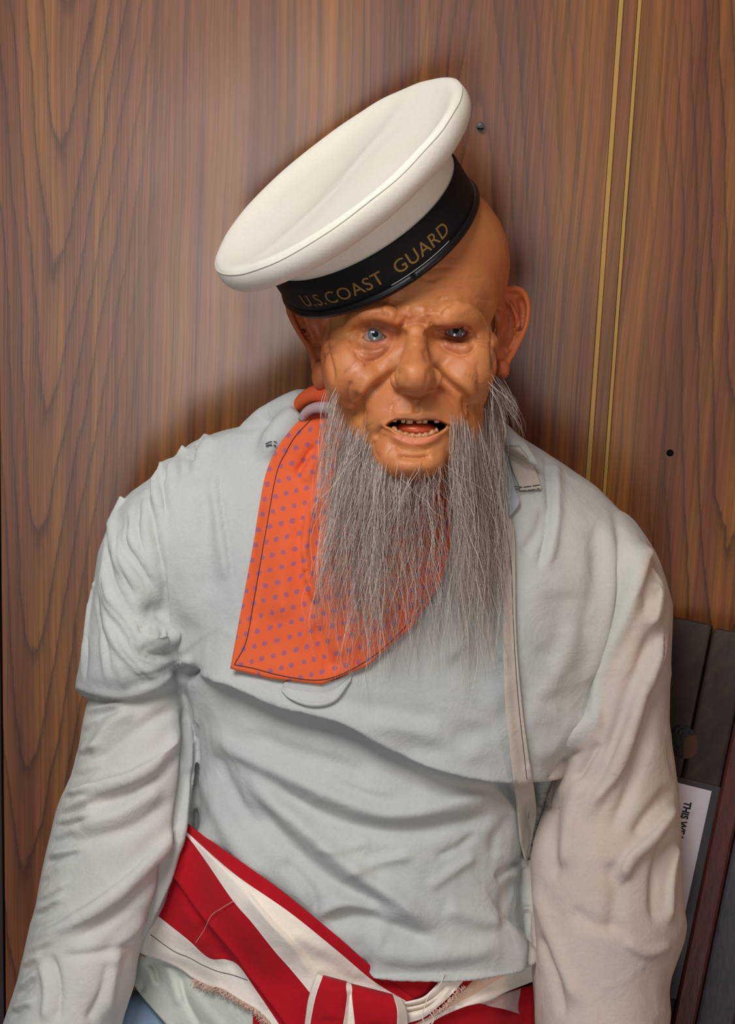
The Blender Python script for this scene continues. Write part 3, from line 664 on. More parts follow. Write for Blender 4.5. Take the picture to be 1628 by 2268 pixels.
for pts, r in (([(268, 1098), (252, 1172), (263, 1233), (302, 1283), (338, 1316)], 17), ([(286, 1125), (298, 1202), (330, 1256), (352, 1300)], 14), ([(322, 1085), (325, 1172), (344, 1249), (362, 1310)], 14), ([(236, 1190), (236, 1287), (255, 1349), (290, 1395), (309, 1441), (348, 1470), (400, 1462)], 18),
               ([(206, 1290), (199, 1360), (190, 1450), (184, 1500)], 11), ([(226, 1330), (248, 1400), (278, 1448), (309, 1484), (355, 1502)], 16), ([(172, 1520), (209, 1529), (286, 1531), (344, 1514), (398, 1482)], 17), ([(225, 1390), (232, 1450), (238, 1510)], 10), ([(262, 1465), (272, 1500), (276, 1528)], 9),
               ([(352, 1040), (356, 1120), (368, 1220), (384, 1330)], 13), ([(405, 985), (390, 1060), (395, 1150)], 14), ([(455, 958), (440, 1000), (432, 1060)], 13), ([(326, 1425), (318, 1400), (336, 1386), (362, 1392), (372, 1412), (352, 1430), (330, 1428)], 13),
               ([(1468, 1400), (1440, 1480), (1412, 1560), (1384, 1650), (1340, 1740)], 15), ([(1494, 1790), (1450, 1850), (1400, 1900), (1372, 1960)], 14), ([(1445, 1260), (1462, 1310), (1452, 1380)], 12), ([(1498, 1880), (1482, 1960), (1478, 2040)], 11),
               ([(416, 1555), (421, 1640), (419, 1720), (404, 1820), (370, 1950), (320, 2070)], 14), ([(436, 1560), (438, 1640), (434, 1740)], 9), ([(408, 1640), (360, 1690), (290, 1730), (200, 1760)], 15), ([(395, 1830), (310, 1930), (230, 2000), (140, 2056)], 15)):
    fold_roll(pts, r)
SV, SF = remesh(S, 0.0020, 7, 0.5)
ss = Sculpt(SV, SF)
ss.relax(((ss.P[:, 0] > 530) & (ss.P[:, 0] < 720) & (ss.P[:, 1] < 1030)) * 1.0, 12); FA = 1.6
def R(pts, w, amp, prof='g', taper=0.18): ss.stroke(pts, w, amp * FA, prof, taper)
# chest gathered over the tied waist: the upper cloth hangs over a diagonal roll
roll = [(415, 1478), (470, 1487), (540, 1508), (630, 1550), (760, 1585), (860, 1640), (960, 1690), (1080, 1712), (1140, 1706), (1215, 1690), (1290, 1645), (1335, 1560)]
R(roll, 95, 34, 'step', 0.10); R([(p[0], p[1] + 46) for p in roll[1:-1]], 34, -12)
ss.update()
R([(800, 1600), (900, 1610), (1000, 1650), (1100, 1675)], 26, 8); R([(700, 1540), (850, 1575), (980, 1600)], 24, -6)
R([(860, 1665), (980, 1655), (1100, 1600), (1180, 1520)], 30, -7); R([(1000, 1440), (1060, 1520), (1040, 1600)], 36, -6)
# bottom of the blouse over the sash
hem = [(800, 2132), (850, 2140), (893, 2144), (991, 2148), (1090, 2133), (1150, 2108), (1178, 2088)]
R(hem, 60, 34, 'step', 0.08)
R([(430, 1836), (500, 1885), (560, 1927), (620, 1970), (680, 2018), (760, 2085), (815, 2132)], 60, 12, 'step', 0.05); R([(430, 1872), (520, 1935), (620, 2010), (720, 2095)], 40, -18)
ss.update()
# belly swags
for p, w, a in (([(520, 1690), (623, 1788), (706, 1862), (775, 1921), (854, 1975), (923, 2024), (991, 2053)], 22, 15), ([(549, 1763), (623, 1857), (721, 1940), (814, 1994), (883, 2036)], 20, -13),
                ([(445, 1600), (516, 1654), (614, 1703), (712, 1752), (800, 1788), (868, 1803), (967, 1790), (1055, 1768), (1135, 1742)], 22, 15), ([(560, 1720), (640, 1768), (720, 1808), (795, 1832), (918, 1842), (1016, 1822), (1139, 1798)], 20, -12),
                ([(540, 1620), (640, 1660), (740, 1690), (840, 1720)], 24, -8), ([(765, 1935), (840, 1910), (920, 1893)], 12, 6), ([(942, 1972), (1000, 1930), (1058, 1893)], 12, 6), ([(960, 1900), (1010, 1880), (1060, 1845)], 10, -5),
                ([(706, 2053), (775, 2032), (868, 2053), (967, 2090)], 18, -14), ([(690, 2030), (770, 2000), (850, 2020)], 14, 8), ([(820, 2105), (920, 2118), (1040, 2110), (1120, 2080)], 22, 8), ([(980, 2010), (1060, 2035), (1120, 2040)], 20, 8),
                ([(1163, 1900), (1130, 1925), (1095, 1948)], 9, -9), ([(1150, 1940), (1120, 2000), (1130, 2060)], 20, -8), ([(450, 1700), (480, 1790), (530, 1880), (600, 1960)], 18, 8), ([(470, 1660), (520, 1760), (580, 1850)], 14, -7),
                ([(620, 1900), (690, 1975), (700, 2040)], 14, -8), ([(1139, 1800), (1100, 1860), (1105, 1900)], 16, -6), ([(690, 1880), (760, 1880), (830, 1860)], 10, 4), ([(720, 1700), (800, 1740), (880, 1760)], 9, 4)):
    R(p, w, a)
# left chest and shoulder
R([(448, 962), (430, 985), (421, 1025)], 5, -12, 'v'); R([(470, 960), (450, 1000), (440, 1050)], 14, 6)
R([(391, 1000), (352, 1070), (347, 1110), (356, 1162), (367, 1232), (374, 1303), (380, 1391), (392, 1450), (425, 1478)], 34, 17, 'step', 0.10); R([(345, 1105), (356, 1162), (367, 1232), (376, 1303), (381, 1391)], 4, -10, 'v')
R([(490, 1032), (487, 1092), (501, 1180), (518, 1303)], 4, -7, 'v'); R([(480, 1030), (476, 1100), (490, 1190), (508, 1300)], 14, 5)
R([(430, 1050), (410, 1180), (420, 1300), (440, 1400)], 30, 7); R([(465, 1080), (455, 1200), (470, 1330)], 20, -5)
for p, a in (([(312, 1100), (308, 1183), (330, 1285), (356, 1338)], 11), ([(283, 1128), (280, 1197), (310, 1250), (343, 1310)], 12), ([(255, 1160), (256, 1233), (284, 1290), (308, 1342)], 12), ([(234, 1205), (249, 1268), (281, 1338), (310, 1385)], 12),
             ([(221, 1262), (228, 1321), (262, 1366), (290, 1404), (304, 1446), (335, 1460), (385, 1464)], 14), ([(213, 1305), (222, 1370), (240, 1444), (246, 1500)], 8), ([(243, 1381), (262, 1432), (302, 1480), (341, 1520)], 13), ([(196, 1400), (195, 1450), (190, 1510)], 7), ([(300, 1500), (350, 1490), (400, 1462)], 9)):
    R(p, 6, -a * 1.15, 'v'); R(p, 18, a * 0.8, 'step')
ss.bump(336, 1352, 24, 18, -22); ss.bump(362, 1362, 16, 22, -14); ss.update()
ss.bump(346, 1412, 34, 24, 26); ss.update(); R([(311, 1408), (314, 1390), (332, 1381), (356, 1386), (364, 1402), (350, 1412)], 4, -9, 'v'); R([(309, 1430), (330, 1448), (362, 1450), (390, 1432)], 5, -10, 'v'); ss.bump(343, 1397, 15, 7, -8)
ss.bump(415, 1492, 22, 15, -26); R([(400, 1500), (425, 1488), (440, 1500)], 5, -9, 'v'); R([(395, 1475), (412, 1462), (430, 1470)], 8, 8)
# lower left sleeve
for p, w, a in (([(403, 1600), (368, 1668), (305, 1717), (206, 1747), (130, 1786)], 15, 13), ([(400, 1650), (350, 1715), (280, 1760), (190, 1790)], 14, -9), ([(300, 1570), (240, 1610), (200, 1680)], 14, 8), ([(400, 1560), (330, 1600), (260, 1650), (200, 1700)], 16, -8),
                ([(420, 1810), (319, 1919), (246, 1988), (147, 2052), (62, 2086)], 16, 11), ([(400, 1870), (330, 1955), (250, 2030), (150, 2090)], 15, -9), ([(390, 1760), (300, 1830), (200, 1860), (120, 1880)], 18, -8), ([(360, 1740), (270, 1800), (170, 1830)], 16, 7),
                ([(330, 2020), (260, 2100), (240, 2200), (235, 2268)], 14, 8), ([(300, 2080), (230, 2110), (130, 2120)], 10, -6), ([(110, 2110), (130, 2180), (128, 2268)], 8, -8), ([(90, 2120), (105, 2190), (100, 2268)], 10, 7), ([(245, 2120), (225, 2200), (190, 2268)], 10, -7)):
    R(p, w, a)
for p in ([(408, 1560), (409, 1640), (408, 1703), (390, 1826), (356, 1973), (314, 2086)], [(432, 1600), (432, 1678), (427, 1816)], [(418, 1700), (408, 1780), (380, 1900)]): R(p, 5, -13, 'v', 0.06)
R([(420, 1550), (421, 1700), (408, 1810), (372, 1950)], 8, 9)
y = 1565.0
while y < 2250:
    x0 = np.interp(y, (1560, 1700, 1850, 2010, 2180, 2268), (192, 163, 110, 78, 38, 8)); L = rng.uniform(40, 110); k = rng.uniform(0.4, 1.0); dy = rng.uniform(10, 26)
    R([(x0 - 8, y + dy), (x0 + L * 0.5, y + rng.uniform(-4, 4)), (x0 + L, y - dy)], rng.uniform(6, 10), 8 * k, taper=0.35); R([(x0 - 8, y + dy + 16), (x0 + L * 0.4, y + 16), (x0 + L * 0.8, y + 16 - dy)], 6, -7 * k, taper=0.35)
    y += rng.uniform(26, 58)
# right chest, shoulder and sleeve
R([(1207, 1004), (1216, 1092), (1212, 1172), (1190, 1269)], 5, -10, 'v'); R([(1224, 1004), (1232, 1092), (1228, 1172), (1206, 1269)], 12, 7)
R([(1150, 1230), (1190, 1180), (1208, 1120)], 12, -6); R([(1336, 1120), (1350, 1247), (1340, 1357), (1318, 1445), (1280, 1530)], 17, 8); R([(1310, 1150), (1320, 1250), (1308, 1350), (1280, 1440)], 18, -5); R([(1384, 1200), (1386, 1260), (1372, 1340)], 12, -4)
R([(1322, 1620), (1328, 1555), (1344, 1480), (1388, 1383), (1414, 1304), (1434, 1198)], 40, 15, 'step', 0.08); R([(1250, 1300), (1240, 1400), (1200, 1480)], 40, -6); R([(1280, 1380), (1240, 1480), (1180, 1560)], 22, 6)
R([(1170, 1680), (1230, 1650), (1300, 1580)], 24, 6)
for p, w, a in (([(1482, 1385), (1450, 1467), (1423, 1533), (1397, 1613), (1361, 1709), (1317, 1776), (1290, 1830)], 14, 13), ([(1460, 1380), (1425, 1460), (1395, 1530), (1370, 1610), (1335, 1690)], 16, -10), ([(1484, 1470), (1450, 1560), (1425, 1650), (1390, 1760), (1350, 1850)], 16, -10),
                ([(1440, 1290), (1460, 1310), (1450, 1370), (1428, 1380)], 10, 8), ([(1420, 1310), (1436, 1330), (1424, 1365)], 8, -8), ([(1498, 1780), (1450, 1851), (1397, 1899), (1370, 1960)], 12, 12), ([(1490, 1740), (1440, 1800), (1400, 1860)], 13, -8), ([(1505, 1830), (1465, 1890), (1450, 1980), (1455, 2060)], 13, -9),
                ([(1500, 1860), (1485, 1950), (1480, 2050)], 9, 8), ([(1230, 1740), (1220, 1850), (1230, 1960)], 18, -9), ([(1290, 1720), (1260, 1820), (1250, 1930)], 18, 8), ([(1350, 1900), (1365, 1990), (1350, 2080)], 18, -7), ([(1330, 1640), (1300, 1690), (1270, 1730)], 9, -9), ([(1190, 1760), (1215, 1790), (1230, 1785)], 7, -6),
                ([(1180, 1950), (1215, 2050), (1250, 2150), (1290, 2240)], 15, 8), ([(1190, 2060), (1230, 2160), (1250, 2260)], 12, -8), ([(1380, 2080), (1430, 2110), (1490, 2090)], 12, 6), ([(1260, 2010), (1320, 2050), (1400, 2060)], 16, -5), ([(1484, 1620), (1490, 1690), (1500, 1740)], 7, -6)):
    R(p, w, a)
for p in ([(1300, 1660), (1235, 1700), (1190, 1800), (1166, 1900), (1170, 2000), (1178, 2090), (1172, 2180)],): R(p, 6, -12, 'v', 0.06)
ss.relax(np.ones(len(ss.V)), 1)
mk = np.zeros(len(ss.V)); px_, py_ = ss.P[:, 0], ss.P[:, 1]
mk[(px_ > 1300) & (px_ < 1445) & (py_ > 1080) & (py_ < 1640)] = 0.9; mk[(px_ > 335) & (px_ < 400) & (py_ > 1090) & (py_ < 1400)] = 0.5; mk[(px_ > 395) & (px_ < 450) & (py_ > 1500) & (py_ < 1900)] = 0.6
ss.relax(mk, 8)
# crumple
SW = W(ss.V); q = np.array([noise.noise(Vector((v[0] * 26, v[1] * 26, v[2] * 17))) + 0.55 * noise.noise(Vector((v[0] * 60 + 9, v[1] * 60, v[2] * 42))) for v in SW])
ss.V += ss.N * (q * 2.0 * U)[:, None]
rg = np.array([1 - abs(noise.noise(Vector((v[0] * 15 + v[2] * 6, v[1] * 15, v[2] * 13 - v[0] * 5)))) * 3 for v in SW]); ss.V += ss.N * (np.clip(rg, 0, 1) ** 2 * 2.2 * U)[:, None]
ss.update()
# cool and warm light painted into the cloth: bluish grey body, pinkish cream sleeves
pc_ = np.tile(np.array((0.775, 0.788, 0.79)), (len(ss.V), 1)); X_, Y_ = ss.P[:, 0], ss.P[:, 1]; rmp = lambda v, a, b: np.clip((v - a) / (b - a), 0, 1) ** 1.0
def light_tint(k, c): pc_[:] += (np.array(c) - pc_) * np.clip(k, 0, 1)[:, None]
ns_ = 0.25 * q
light_tint(rmp(X_, 1120, 1300) * 0.8 + ns_ * 0.3, (0.82, 0.785, 0.715)); seam_x = np.interp(Y_, (1198, 1304, 1383, 1480, 1560, 1620, 1700, 1800, 1900, 2300), (1434, 1414, 1388, 1344, 1328, 1315, 1225, 1188, 1166, 1180))
light_tint(rmp(X_ - seam_x, -4, 10) * (0.92 + ns_), (0.85, 0.70, 0.625)); light_tint(rmp(Y_, 1535, 1560) * rmp(-X_, -428, -400) * (0.75 + ns_), (0.90, 0.86, 0.82)); light_tint(rmp(Y_, 1500, 1450) * rmp(-X_, -620, -420) * (0.7 + ns_), (0.88, 0.895, 0.88))
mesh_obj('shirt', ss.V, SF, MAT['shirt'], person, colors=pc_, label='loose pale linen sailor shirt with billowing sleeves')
shirt_bvh = BVHTree.FromPolygons(ss.V.tolist(), SF.tolist())
def depth_at(px, py, dflt=60.0):
    h = shirt_bvh.ray_cast(Vector((0, 0, 0)), Vector(C(px, py, 0)).normalized()); return (-h[0].z - 1.6) / U if h[0] else dflt

# ---- cloth laid over the figure: strips lofted between edge lines
def cloth(name, edges, mats, nu, nv, parent, lift=8, blur=20, thick=0.0009, relief=None, hang=None, clampd=None, mix=1.0, extra=None, offs=None, **props):
    """edges: list of (px,py[,lift]) polylines; mats[i] fills between edge i and i+1"""
    E = [spline([(p[0], p[1], p[2] if len(p) > 2 else 0.0) for p in e], nu) for e in edges]
    rows = []; rid = []
    for i in range(len(E) - 1):
        k = nv[i] if hasattr(nv, '__len__') else nv
        for j in range(k):
            f = j / k; rows.append(E[i] * (1 - f) + E[i + 1] * f); rid.append(i)
    rows.append(E[-1]); G = np.array(rows); m = len(G)
    D = np.array([[depth_at(x, y) for x, y, _ in r] for r in G])
    if hang is not None: D = np.minimum(D, hang(G))
    for _ in range(blur):
        P = np.pad(D, 1, mode='edge'); D = np.minimum(D, (P[:-2, 1:-1] + P[2:, 1:-1] + P[1:-1, :-2] + P[1:-1, 2:]) / 4 * mix + D * (1 - mix)) if clampd else (P[:-2, 1:-1] + P[2:, 1:-1] + P[1:-1, :-2] + P[1:-1, 2:]) / 4
    D = D - lift - G[:, :, 2]
    if relief is not None: D = D - relief(G)
    V = np.array([C(G[a, b, 0], G[a, b, 1], D[a, b]) for a in range(m) for b in range(nu)])
    Fc = []; mi = []
    for a in range(m - 1):
        for b in range(nu - 1): Fc.append((a * nu + b, (a + 1) * nu + b, (a + 1) * nu + b + 1, a * nu + b + 1)); mi.append(rid[a])
    ml = []; mm = []
    for x in mats:
        if x not in ml: ml.append(x)
        mm.append(ml.index(x))
    uv = G[:, :, :2].reshape(-1, 2) / 100.0
    o = mesh_obj(name, V, Fc, ml, parent, uv=uv, matidx=[mm[i] for i in mi], **props)
    sm = o.modifiers.new('thick', 'SOLIDIFY'); sm.thickness = thick; sm.offset = 0
    return o, V.reshape(m, nu, 3), G, D
def px_strokes(lst):
    """relief (in 1/2700 m) from strokes in the cloth's own layout"""
    def f(G):
        Q = G[:, :, :2].reshape(-1, 2); out = np.zeros(len(Q))
        for pts, w, a, prof in lst:
            P = spline(np.asarray(pts, float), 5 * len(pts)); best = np.full(len(Q), 1e9); sg = np.zeros(len(Q)); tt = np.zeros(len(Q))
            for i in range(len(P) - 1):
                e = P[i + 1] - P[i]; t = np.clip(((Q - P[i]) @ e) / (e @ e + 1e-9), 0, 1); o = Q - P[i] - t[:, None] * e; d = np.hypot(o[:, 0], o[:, 1]); c = d < best
                best[c] = d[c]; tt[c] = (i + t[c]) / (len(P) - 1); sg[c] = -(e[0] * o[c, 1] - e[1] * o[c, 0])
            if prof == 'g': k = np.exp(-(best / w) ** 2)
            elif prof == 'v': k = np.exp(-best / w)
            else: sd = best * np.sign(sg); k = np.where(sd > 0, np.exp(-sd / w), np.exp(-(sd / (w * 0.12)) ** 2))
            e = np.clip(np.minimum(tt, 1 - tt) / 0.15, 0, 1); out += a * k * e * e * (3 - 2 * e)
        return out.reshape(G.shape[:2])
    return f
def thread(name, pts, lift, r, mat, parent, dash=None, depth=None):
    """stitches: a thin thread lying on the cloth, broken into dashes"""
    P = spline(pts, max(8, int(sum(math.dist(pts[i], pts[i + 1]) for i in range(len(pts) - 1)) / 3.0)))
    D = np.array([(depth(x, y) if depth else depth_at(x, y)) for x, y in P[:, :2]])
    for _ in range(4): D[1:-1] = (D[:-2] + D[2:] + 2 * D[1:-1]) / 4
    s = Soup(); Q = [C(x, y, d - lift) for (x, y), d in zip(P[:, :2], D)]
    if not dash: s.tube(Q, r * U, 5)
    else:
        i = 0
        while i < len(Q) - 1:
            j = min(i + dash, len(Q) - 1); s.tube(Q[i:j + 1], r * U, 5); i = j + 1
    return mesh_obj(name, s.verts(), s.F, mat, parent)

# ================================================================== neckerchief, collar, placket
_da = depth_at
def front_depth(px, py, dflt=60.0):
    a = _da(px, py, 1e6); b = skin_depth(px, py); return min(a, b if b is not None and py > 880 and px < 760 else 1e6, 400 if a > 1e5 else 1e6)
t = NT('spotted_orange_cotton'); uvn = t.n('ShaderNodeTexCoord').outputs['UV']
mp = t.n('ShaderNodeMapping'); t.t.links.new(uvn, mp.inputs[0]); mp.inputs['Rotation'].default_value = (0, 0, math.radians(12)); mp.inputs['Scale'].default_value = (4.0, 3.2, 1)
sx = t.n('ShaderNodeSeparateXYZ'); t.t.links.new(mp.outputs[0], sx.inputs[0])
wob = t.noise(uvn, 1.6, 2)
gx = t.math('MULTIPLY_ADD', wob, 0.9, sx.outputs[0]); row = t.math('FLOOR', sx.outputs[1]); stag = t.math('MULTIPLY', t.math('MODULO', row, 2.0), 0.5)
fx = t.math('SUBTRACT', t.math('FRACT', t.math('ADD', gx, stag)), 0.5); fy = t.math('SUBTRACT', t.math('FRACT', sx.outputs[1]), 0.5)
dd = t.math('SQRT', t.math('ADD', t.math('POWER', t.math('DIVIDE', fx, 4.0), 2.0), t.math('POWER', t.math('DIVIDE', fy, 3.2), 2.0)))
dot = t.ramp(dd, [(0.0, (1, 1, 1)), (0.046, (1, 1, 1)), (0.068, (0, 0, 0))])
nn = t.noise(t.coord('Object'), 30, 3)
cl = t.mix(nn, srgb(212, 88, 52), srgb(226, 106, 62)); t.set(Base_Color=t.mix(t.math('MULTIPLY', dot, 0.85), cl, srgb(146, 92, 122)), Roughness=0.85)
t.b.inputs['Specular IOR Level'].default_value = 0.15; t.bump(t.noise(t.coord('Object'), 1100, 2), 0.25, 0.0008)
MAT['spotted'] = t.m
MAT['flap'] = linen('flap_linen', srgb(180, 182, 182), srgb(192, 192, 190))
ke = [[(700, 903), (652, 943), (614, 993), (586, 1060), (562, 1200), (538, 1330), (510, 1481)], [(742, 903), (690, 990), (650, 1080), (628, 1200), (612, 1350), (600, 1503)], [(800, 930), (745, 1040), (715, 1150), (700, 1300), (700, 1420), (712, 1516)],
      [(850, 980), (820, 1100), (810, 1250), (810, 1380), (815, 1474)], [(920, 1020), (930, 1120), (925, 1250), (915, 1386)], [(985, 1040), (1000, 1130), (995, 1220), (976, 1290)]]
krel = px_strokes([([(700, 985), (675, 1020), (655, 1055)], 7, -16, 'v'), ([(715, 990), (690, 1030), (672, 1070)], 14, 9, 'g'), ([(715, 1090), (685, 1130), (672, 1200), (680, 1280), (700, 1350)], 22, 20, 'step'), ([(640, 1120), (630, 1240), (620, 1380)], 26, 7, 'g'), ([(600, 1100), (580, 1250), (560, 1400)], 16, -5, 'g'),
                   ([(905, 1365), (935, 1330), (966, 1285)], 9, -9, 'v'), ([(740, 1200), (745, 1350), (760, 1470)], 26, 8, 'g'), ([(800, 1300), (850, 1380), (880, 1400)], 20, -8, 'g'), ([(700, 1380), (720, 1440), (740, 1490)], 14, -8, 'g')])
_kr = krel; krel = lambda G: _kr(G) * 1.5
depth_at = front_depth
kerchief, KV, KG, KD = cloth('neckerchief', ke, [MAT['spotted']] * 5, 90, 12, person, lift=17, blur=60, thick=0.0012, relief=krel, label='orange-red neckerchief with small purple dots')
kbvh = BVHTree.FromPolygons(KV.reshape(-1, 3).tolist(), [tuple(p.vertices) for p in kerchief.data.polygons])
def k_depth(px, py):
    h = kbvh.ray_cast(Vector((0, 0, 0)), Vector(C(px, py, 0)).normalized()); return (-h[0].z - 1.6) / U if h[0] else front_depth(px, py)
thread('stitching', [(690, 928), (655, 965), (634, 1000), (612, 1050), (588, 1180), (562, 1330), (545, 1420), (519, 1472)], 3, 0.8, MAT['thread'], kerchief, None, k_depth)
thread('stitching', [(519, 1472), (560, 1480), (622, 1496), (690, 1506), (738, 1500), (798, 1472), (856, 1430), (914, 1370), (955, 1312)], 3, 0.8, MAT['thread'], kerchief, None, k_depth)
# cloth wound round the neck, lilac lining, grey collar roll
s = Soup(); P = spline([(655, 905, 150), (672, 885, 118), (700, 872, 92), (745, 872, 70)], 20); s.tube([C(*p) for p in P], [U * r for r in np.linspace(12, 26, 20)], 14)
P = spline([(690, 893, 110), (715, 888, 84), (760, 905, 60)], 14); s.tube([C(*p) for p in P], [U * r for r in np.linspace(8, 17, 14)], 12)
mesh_obj('neckerchief_roll', s.verts(), s.F, MAT['spotted'], person)
s = Soup(); P = spline([(668, 928, 108), (680, 912, 90), (700, 903, 76), (735, 903, 62)], 20); s.tube([C(*p) for p in P], [U * r for r in np.linspace(9, 15, 20)], 12)
mesh_obj('neckerchief_lining', s.verts(), s.F, linen('lilac_lining', srgb(176, 150, 156), srgb(190, 164, 168)), person)
depth_at = _da
cloth('collar', [[(1094, 985), (1082, 1060), (1086, 1110), (1116, 1157)], [(1104, 982), (1108, 1040), (1112, 1100), (1121, 1152)], [(1114, 980), (1127, 1020), (1140, 1080), (1151, 1112), (1128, 1146)]], [MAT['linen_blue']] * 2, 40, 8, person, lift=16, blur=25, label='blue-grey pointed collar flap')
strap, STV, _, STD = cloth('shoulder_strap', [[(1117, 988), (1133, 1035), (1149, 1075), (1151, 1088)], [(1135, 990), (1158, 1032), (1174, 1072), (1176, 1086)], [(1150, 990), (1180, 1030), (1197, 1073), (1198, 1084)]], [MAT['linen_warm']] * 2, 36, 8, person, lift=10, blur=10, thick=0.0016)
for p in ([(1140, 1078), (1160, 1079), (1196, 1074)], [(1141, 1083), (1150, 1083), (1152, 1078)], [(1149, 1088), (1172, 1086), (1195, 1082)]): thread('stitching', p, 15, 1.0, MAT['thread'], strap, 5)
thread('stitching', [(588, 983), (600, 978), (613, 979)], 4, 1.0, MAT['thread'], person, 4); thread('stitching', [(589, 988), (600, 985), (612, 988)], 4, 1.3, MAT['thread'], person, 4)
plr = px_strokes([([(1117, 1200), (1118, 1400), (1124, 1560), (1148, 1740)], 10, 5, 'g'), ([(1150, 1770), (1165, 1800), (1172, 1840)], 7, -8, 'g'), ([(1165, 1690), (1180, 1760)], 8, 6, 'g')])
plk, PLV, PLG, PLD = cloth('placket', [[(1116, 1152), (1113, 1250), (1114, 1400), (1118, 1550), (1132, 1690), (1146, 1800), (1154, 1870), (1163, 1905)], [(1122, 1150), (1127, 1250), (1130, 1400), (1137, 1555), (1152, 1690), (1166, 1795), (1168, 1860), (1165, 1906)], [(1128, 1146), (1140, 1190), (1143, 1400), (1156, 1560), (1173, 1690), (1188, 1790), (1179, 1850), (1167, 1907)]], [MAT['linen_warm']] * 2, 110, 7, person, lift=12, blur=60, clampd=True, thick=0.0022, relief=plr, label='narrow hanging shirt placket strip with stitched seam')
pb = BVHTree.FromPolygons(PLV.reshape(-1, 3).tolist(), [tuple(p.vertices) for p in plk.data.polygons])
def pl_depth(px, py):
    h = pb.ray_cast(Vector((0, 0, 0)), Vector(C(px, py, 0)).normalized()); return (-h[0].z - 1.6) / U if h[0] else depth_at(px, py)
thread('stitching', [(1122, 1165), (1132, 1250), (1138, 1400), (1147, 1540), (1163, 1690), (1172, 1780), (1166, 1850)], 4, 0.7, MAT['thread'], plk, None, pl_depth)
fl0, fl1 = [(626, 1516), (640, 1508), (700, 1510), (740, 1506), (784, 1486)], [(624, 1528), (645, 1546), (690, 1560), (738, 1551), (776, 1506)]
flap, FLV, _, _ = cloth('shirt_flap', [fl0, [((a[0] + b[0]) / 2, (a[1] + b[1]) / 2, -5) for a, b in zip(fl0, fl1)], [(x, y, 3) for x, y in fl1]], [MAT['flap']] * 2, 40, 8, person, lift=5, blur=4, thick=0.0012)
s = Soup(); P = spline(fl1, 40); s.tube([C(x, y, depth_at(x, y) - 6) for x, y in P], [U * 6 * math.sin(math.pi * (0.12 + 0.76 * i / 39)) for i in range(40)], 10); mesh_obj('rolled_hem', s.verts(), s.F, MAT['flap'], flap)

# ================================================================== sash, shirt tail, trousers
nT = len(S.V[0]); torso_bvh = BVHTree.FromPolygons(S.V[0].tolist(), [f for f in S.F if max(f) < nT])
def torso_depth(px, py, dflt=0):
    x = min(max(px, 450), 1150); h = torso_bvh.ray_cast(Vector((0, 0, 0)), Vector(C(x, py, 0)).normalized()); d = (-h[0].z - 1.6) / U if h[0] else 120
    return d + max(0, 450 - px) * 0.9 + max(0, px - 1150) * 0.9
depth_at = torso_depth
E0 = [(398, 1806), (430, 1836), (500, 1885), (560, 1927), (620, 1970), (680, 2018), (760, 2085), (810, 2130), (860, 2170), (918, 2214)]
E1 = [(397, 1826), (427, 1856), (521, 1938), (640, 2019), (740, 2099), (830, 2174), (902, 2219)]
E2 = [(397, 1828), (428, 1859), (521, 1950), (597, 2040), (641, 2084), (670, 2123), (690, 2162), (720, 2215)]
E3 = [(395, 1830), (425, 1863), (462, 1914), (516, 1993), (560, 2044), (609, 2106), (646, 2148), (688, 2200), (720, 2240)]
E4 = [(360, 1915), (393, 1953), (442, 2022), (516, 2111), (550, 2160), (614, 2243), (660, 2310)]
for e, l in ((E2, 6), (E3, 8), (E4, 14)): e[:] = [(x, y, l) for x, y in e]
E0[:] = [(x, y, -2) for x, y in E0]
srel = px_strokes([([(690, 2162), (670, 2123), (641, 2084), (597, 2040), (540, 1970)], 24, 14, 'step'), ([(430, 1862), (521, 1955), (597, 2046), (641, 2090), (670, 2130)], 30, 12, 'g'), ([(700, 2110), (760, 2150), (830, 2190)], 18, -8, 'g'), ([(440, 1900), (500, 2000), (560, 2080), (630, 2170)], 30, 8, 'g'), ([(640, 2060), (720, 2110), (800, 2170)], 12, 5, 'g')])
sash, SHV, _, _ = cloth('sash', [E0, E1, E2, E3, E4], [MAT['red'], MAT['cream'], MAT['cream'], MAT['red']], 90, [8, 10, 8, 14], person, lift=34, blur=30, thick=0.0014, relief=srel, label='red and cream striped sash tied round the waist')
E4b = [(x + 14, y - 14) for x, y, _ in E4]
E5 = [(310, 1995), (356, 2032), (418, 2081), (464, 2121), (500, 2124), (530, 2138), (570, 2195), (640, 2300)]
E6 = [(280, 2085), (308, 2109), (364, 2130), (402, 2148), (432, 2170), (466, 2186), (497, 2194), (532, 2217), (570, 2239), (592, 2265), (630, 2310)]
lrel = px_strokes([([(440, 2040), (500, 2110), (540, 2150)], 14, -16, 'g'), ([(400, 2010), (460, 2070), (500, 2110)], 10, 7, 'g'), ([(470, 2124), (510, 2124), (545, 2150), (600, 2240)], 10, 9, 'g'), ([(330, 2100), (420, 2130), (500, 2170)], 14, 8, 'g')])
lower, LOV, _, _ = cloth('sash_tail', [E4b, E5, E6], [MAT['red'], MAT['cream']], 80, [12, 14], sash, lift=22, blur=20, thick=0.0014, relief=lrel)
lbv = BVHTree.FromPolygons(LOV.reshape(-1, 3).tolist(), [tuple(p.vertices) for p in lower.data.polygons])
def lo_depth(px, py):
    h = lbv.ray_cast(Vector((0, 0, 0)), Vector(C(px, py, 0)).normalized()); return (-h[0].z - 1.6) / U if h[0] else torso_depth(px, py) - 22
thread('stitching', [(333, 2070), (384, 2106), (419, 2121), (448, 2137), (481, 2151), (514, 2159), (548, 2171)], 4, 0.7, MAT['thread'], sash, None, lo_depth)
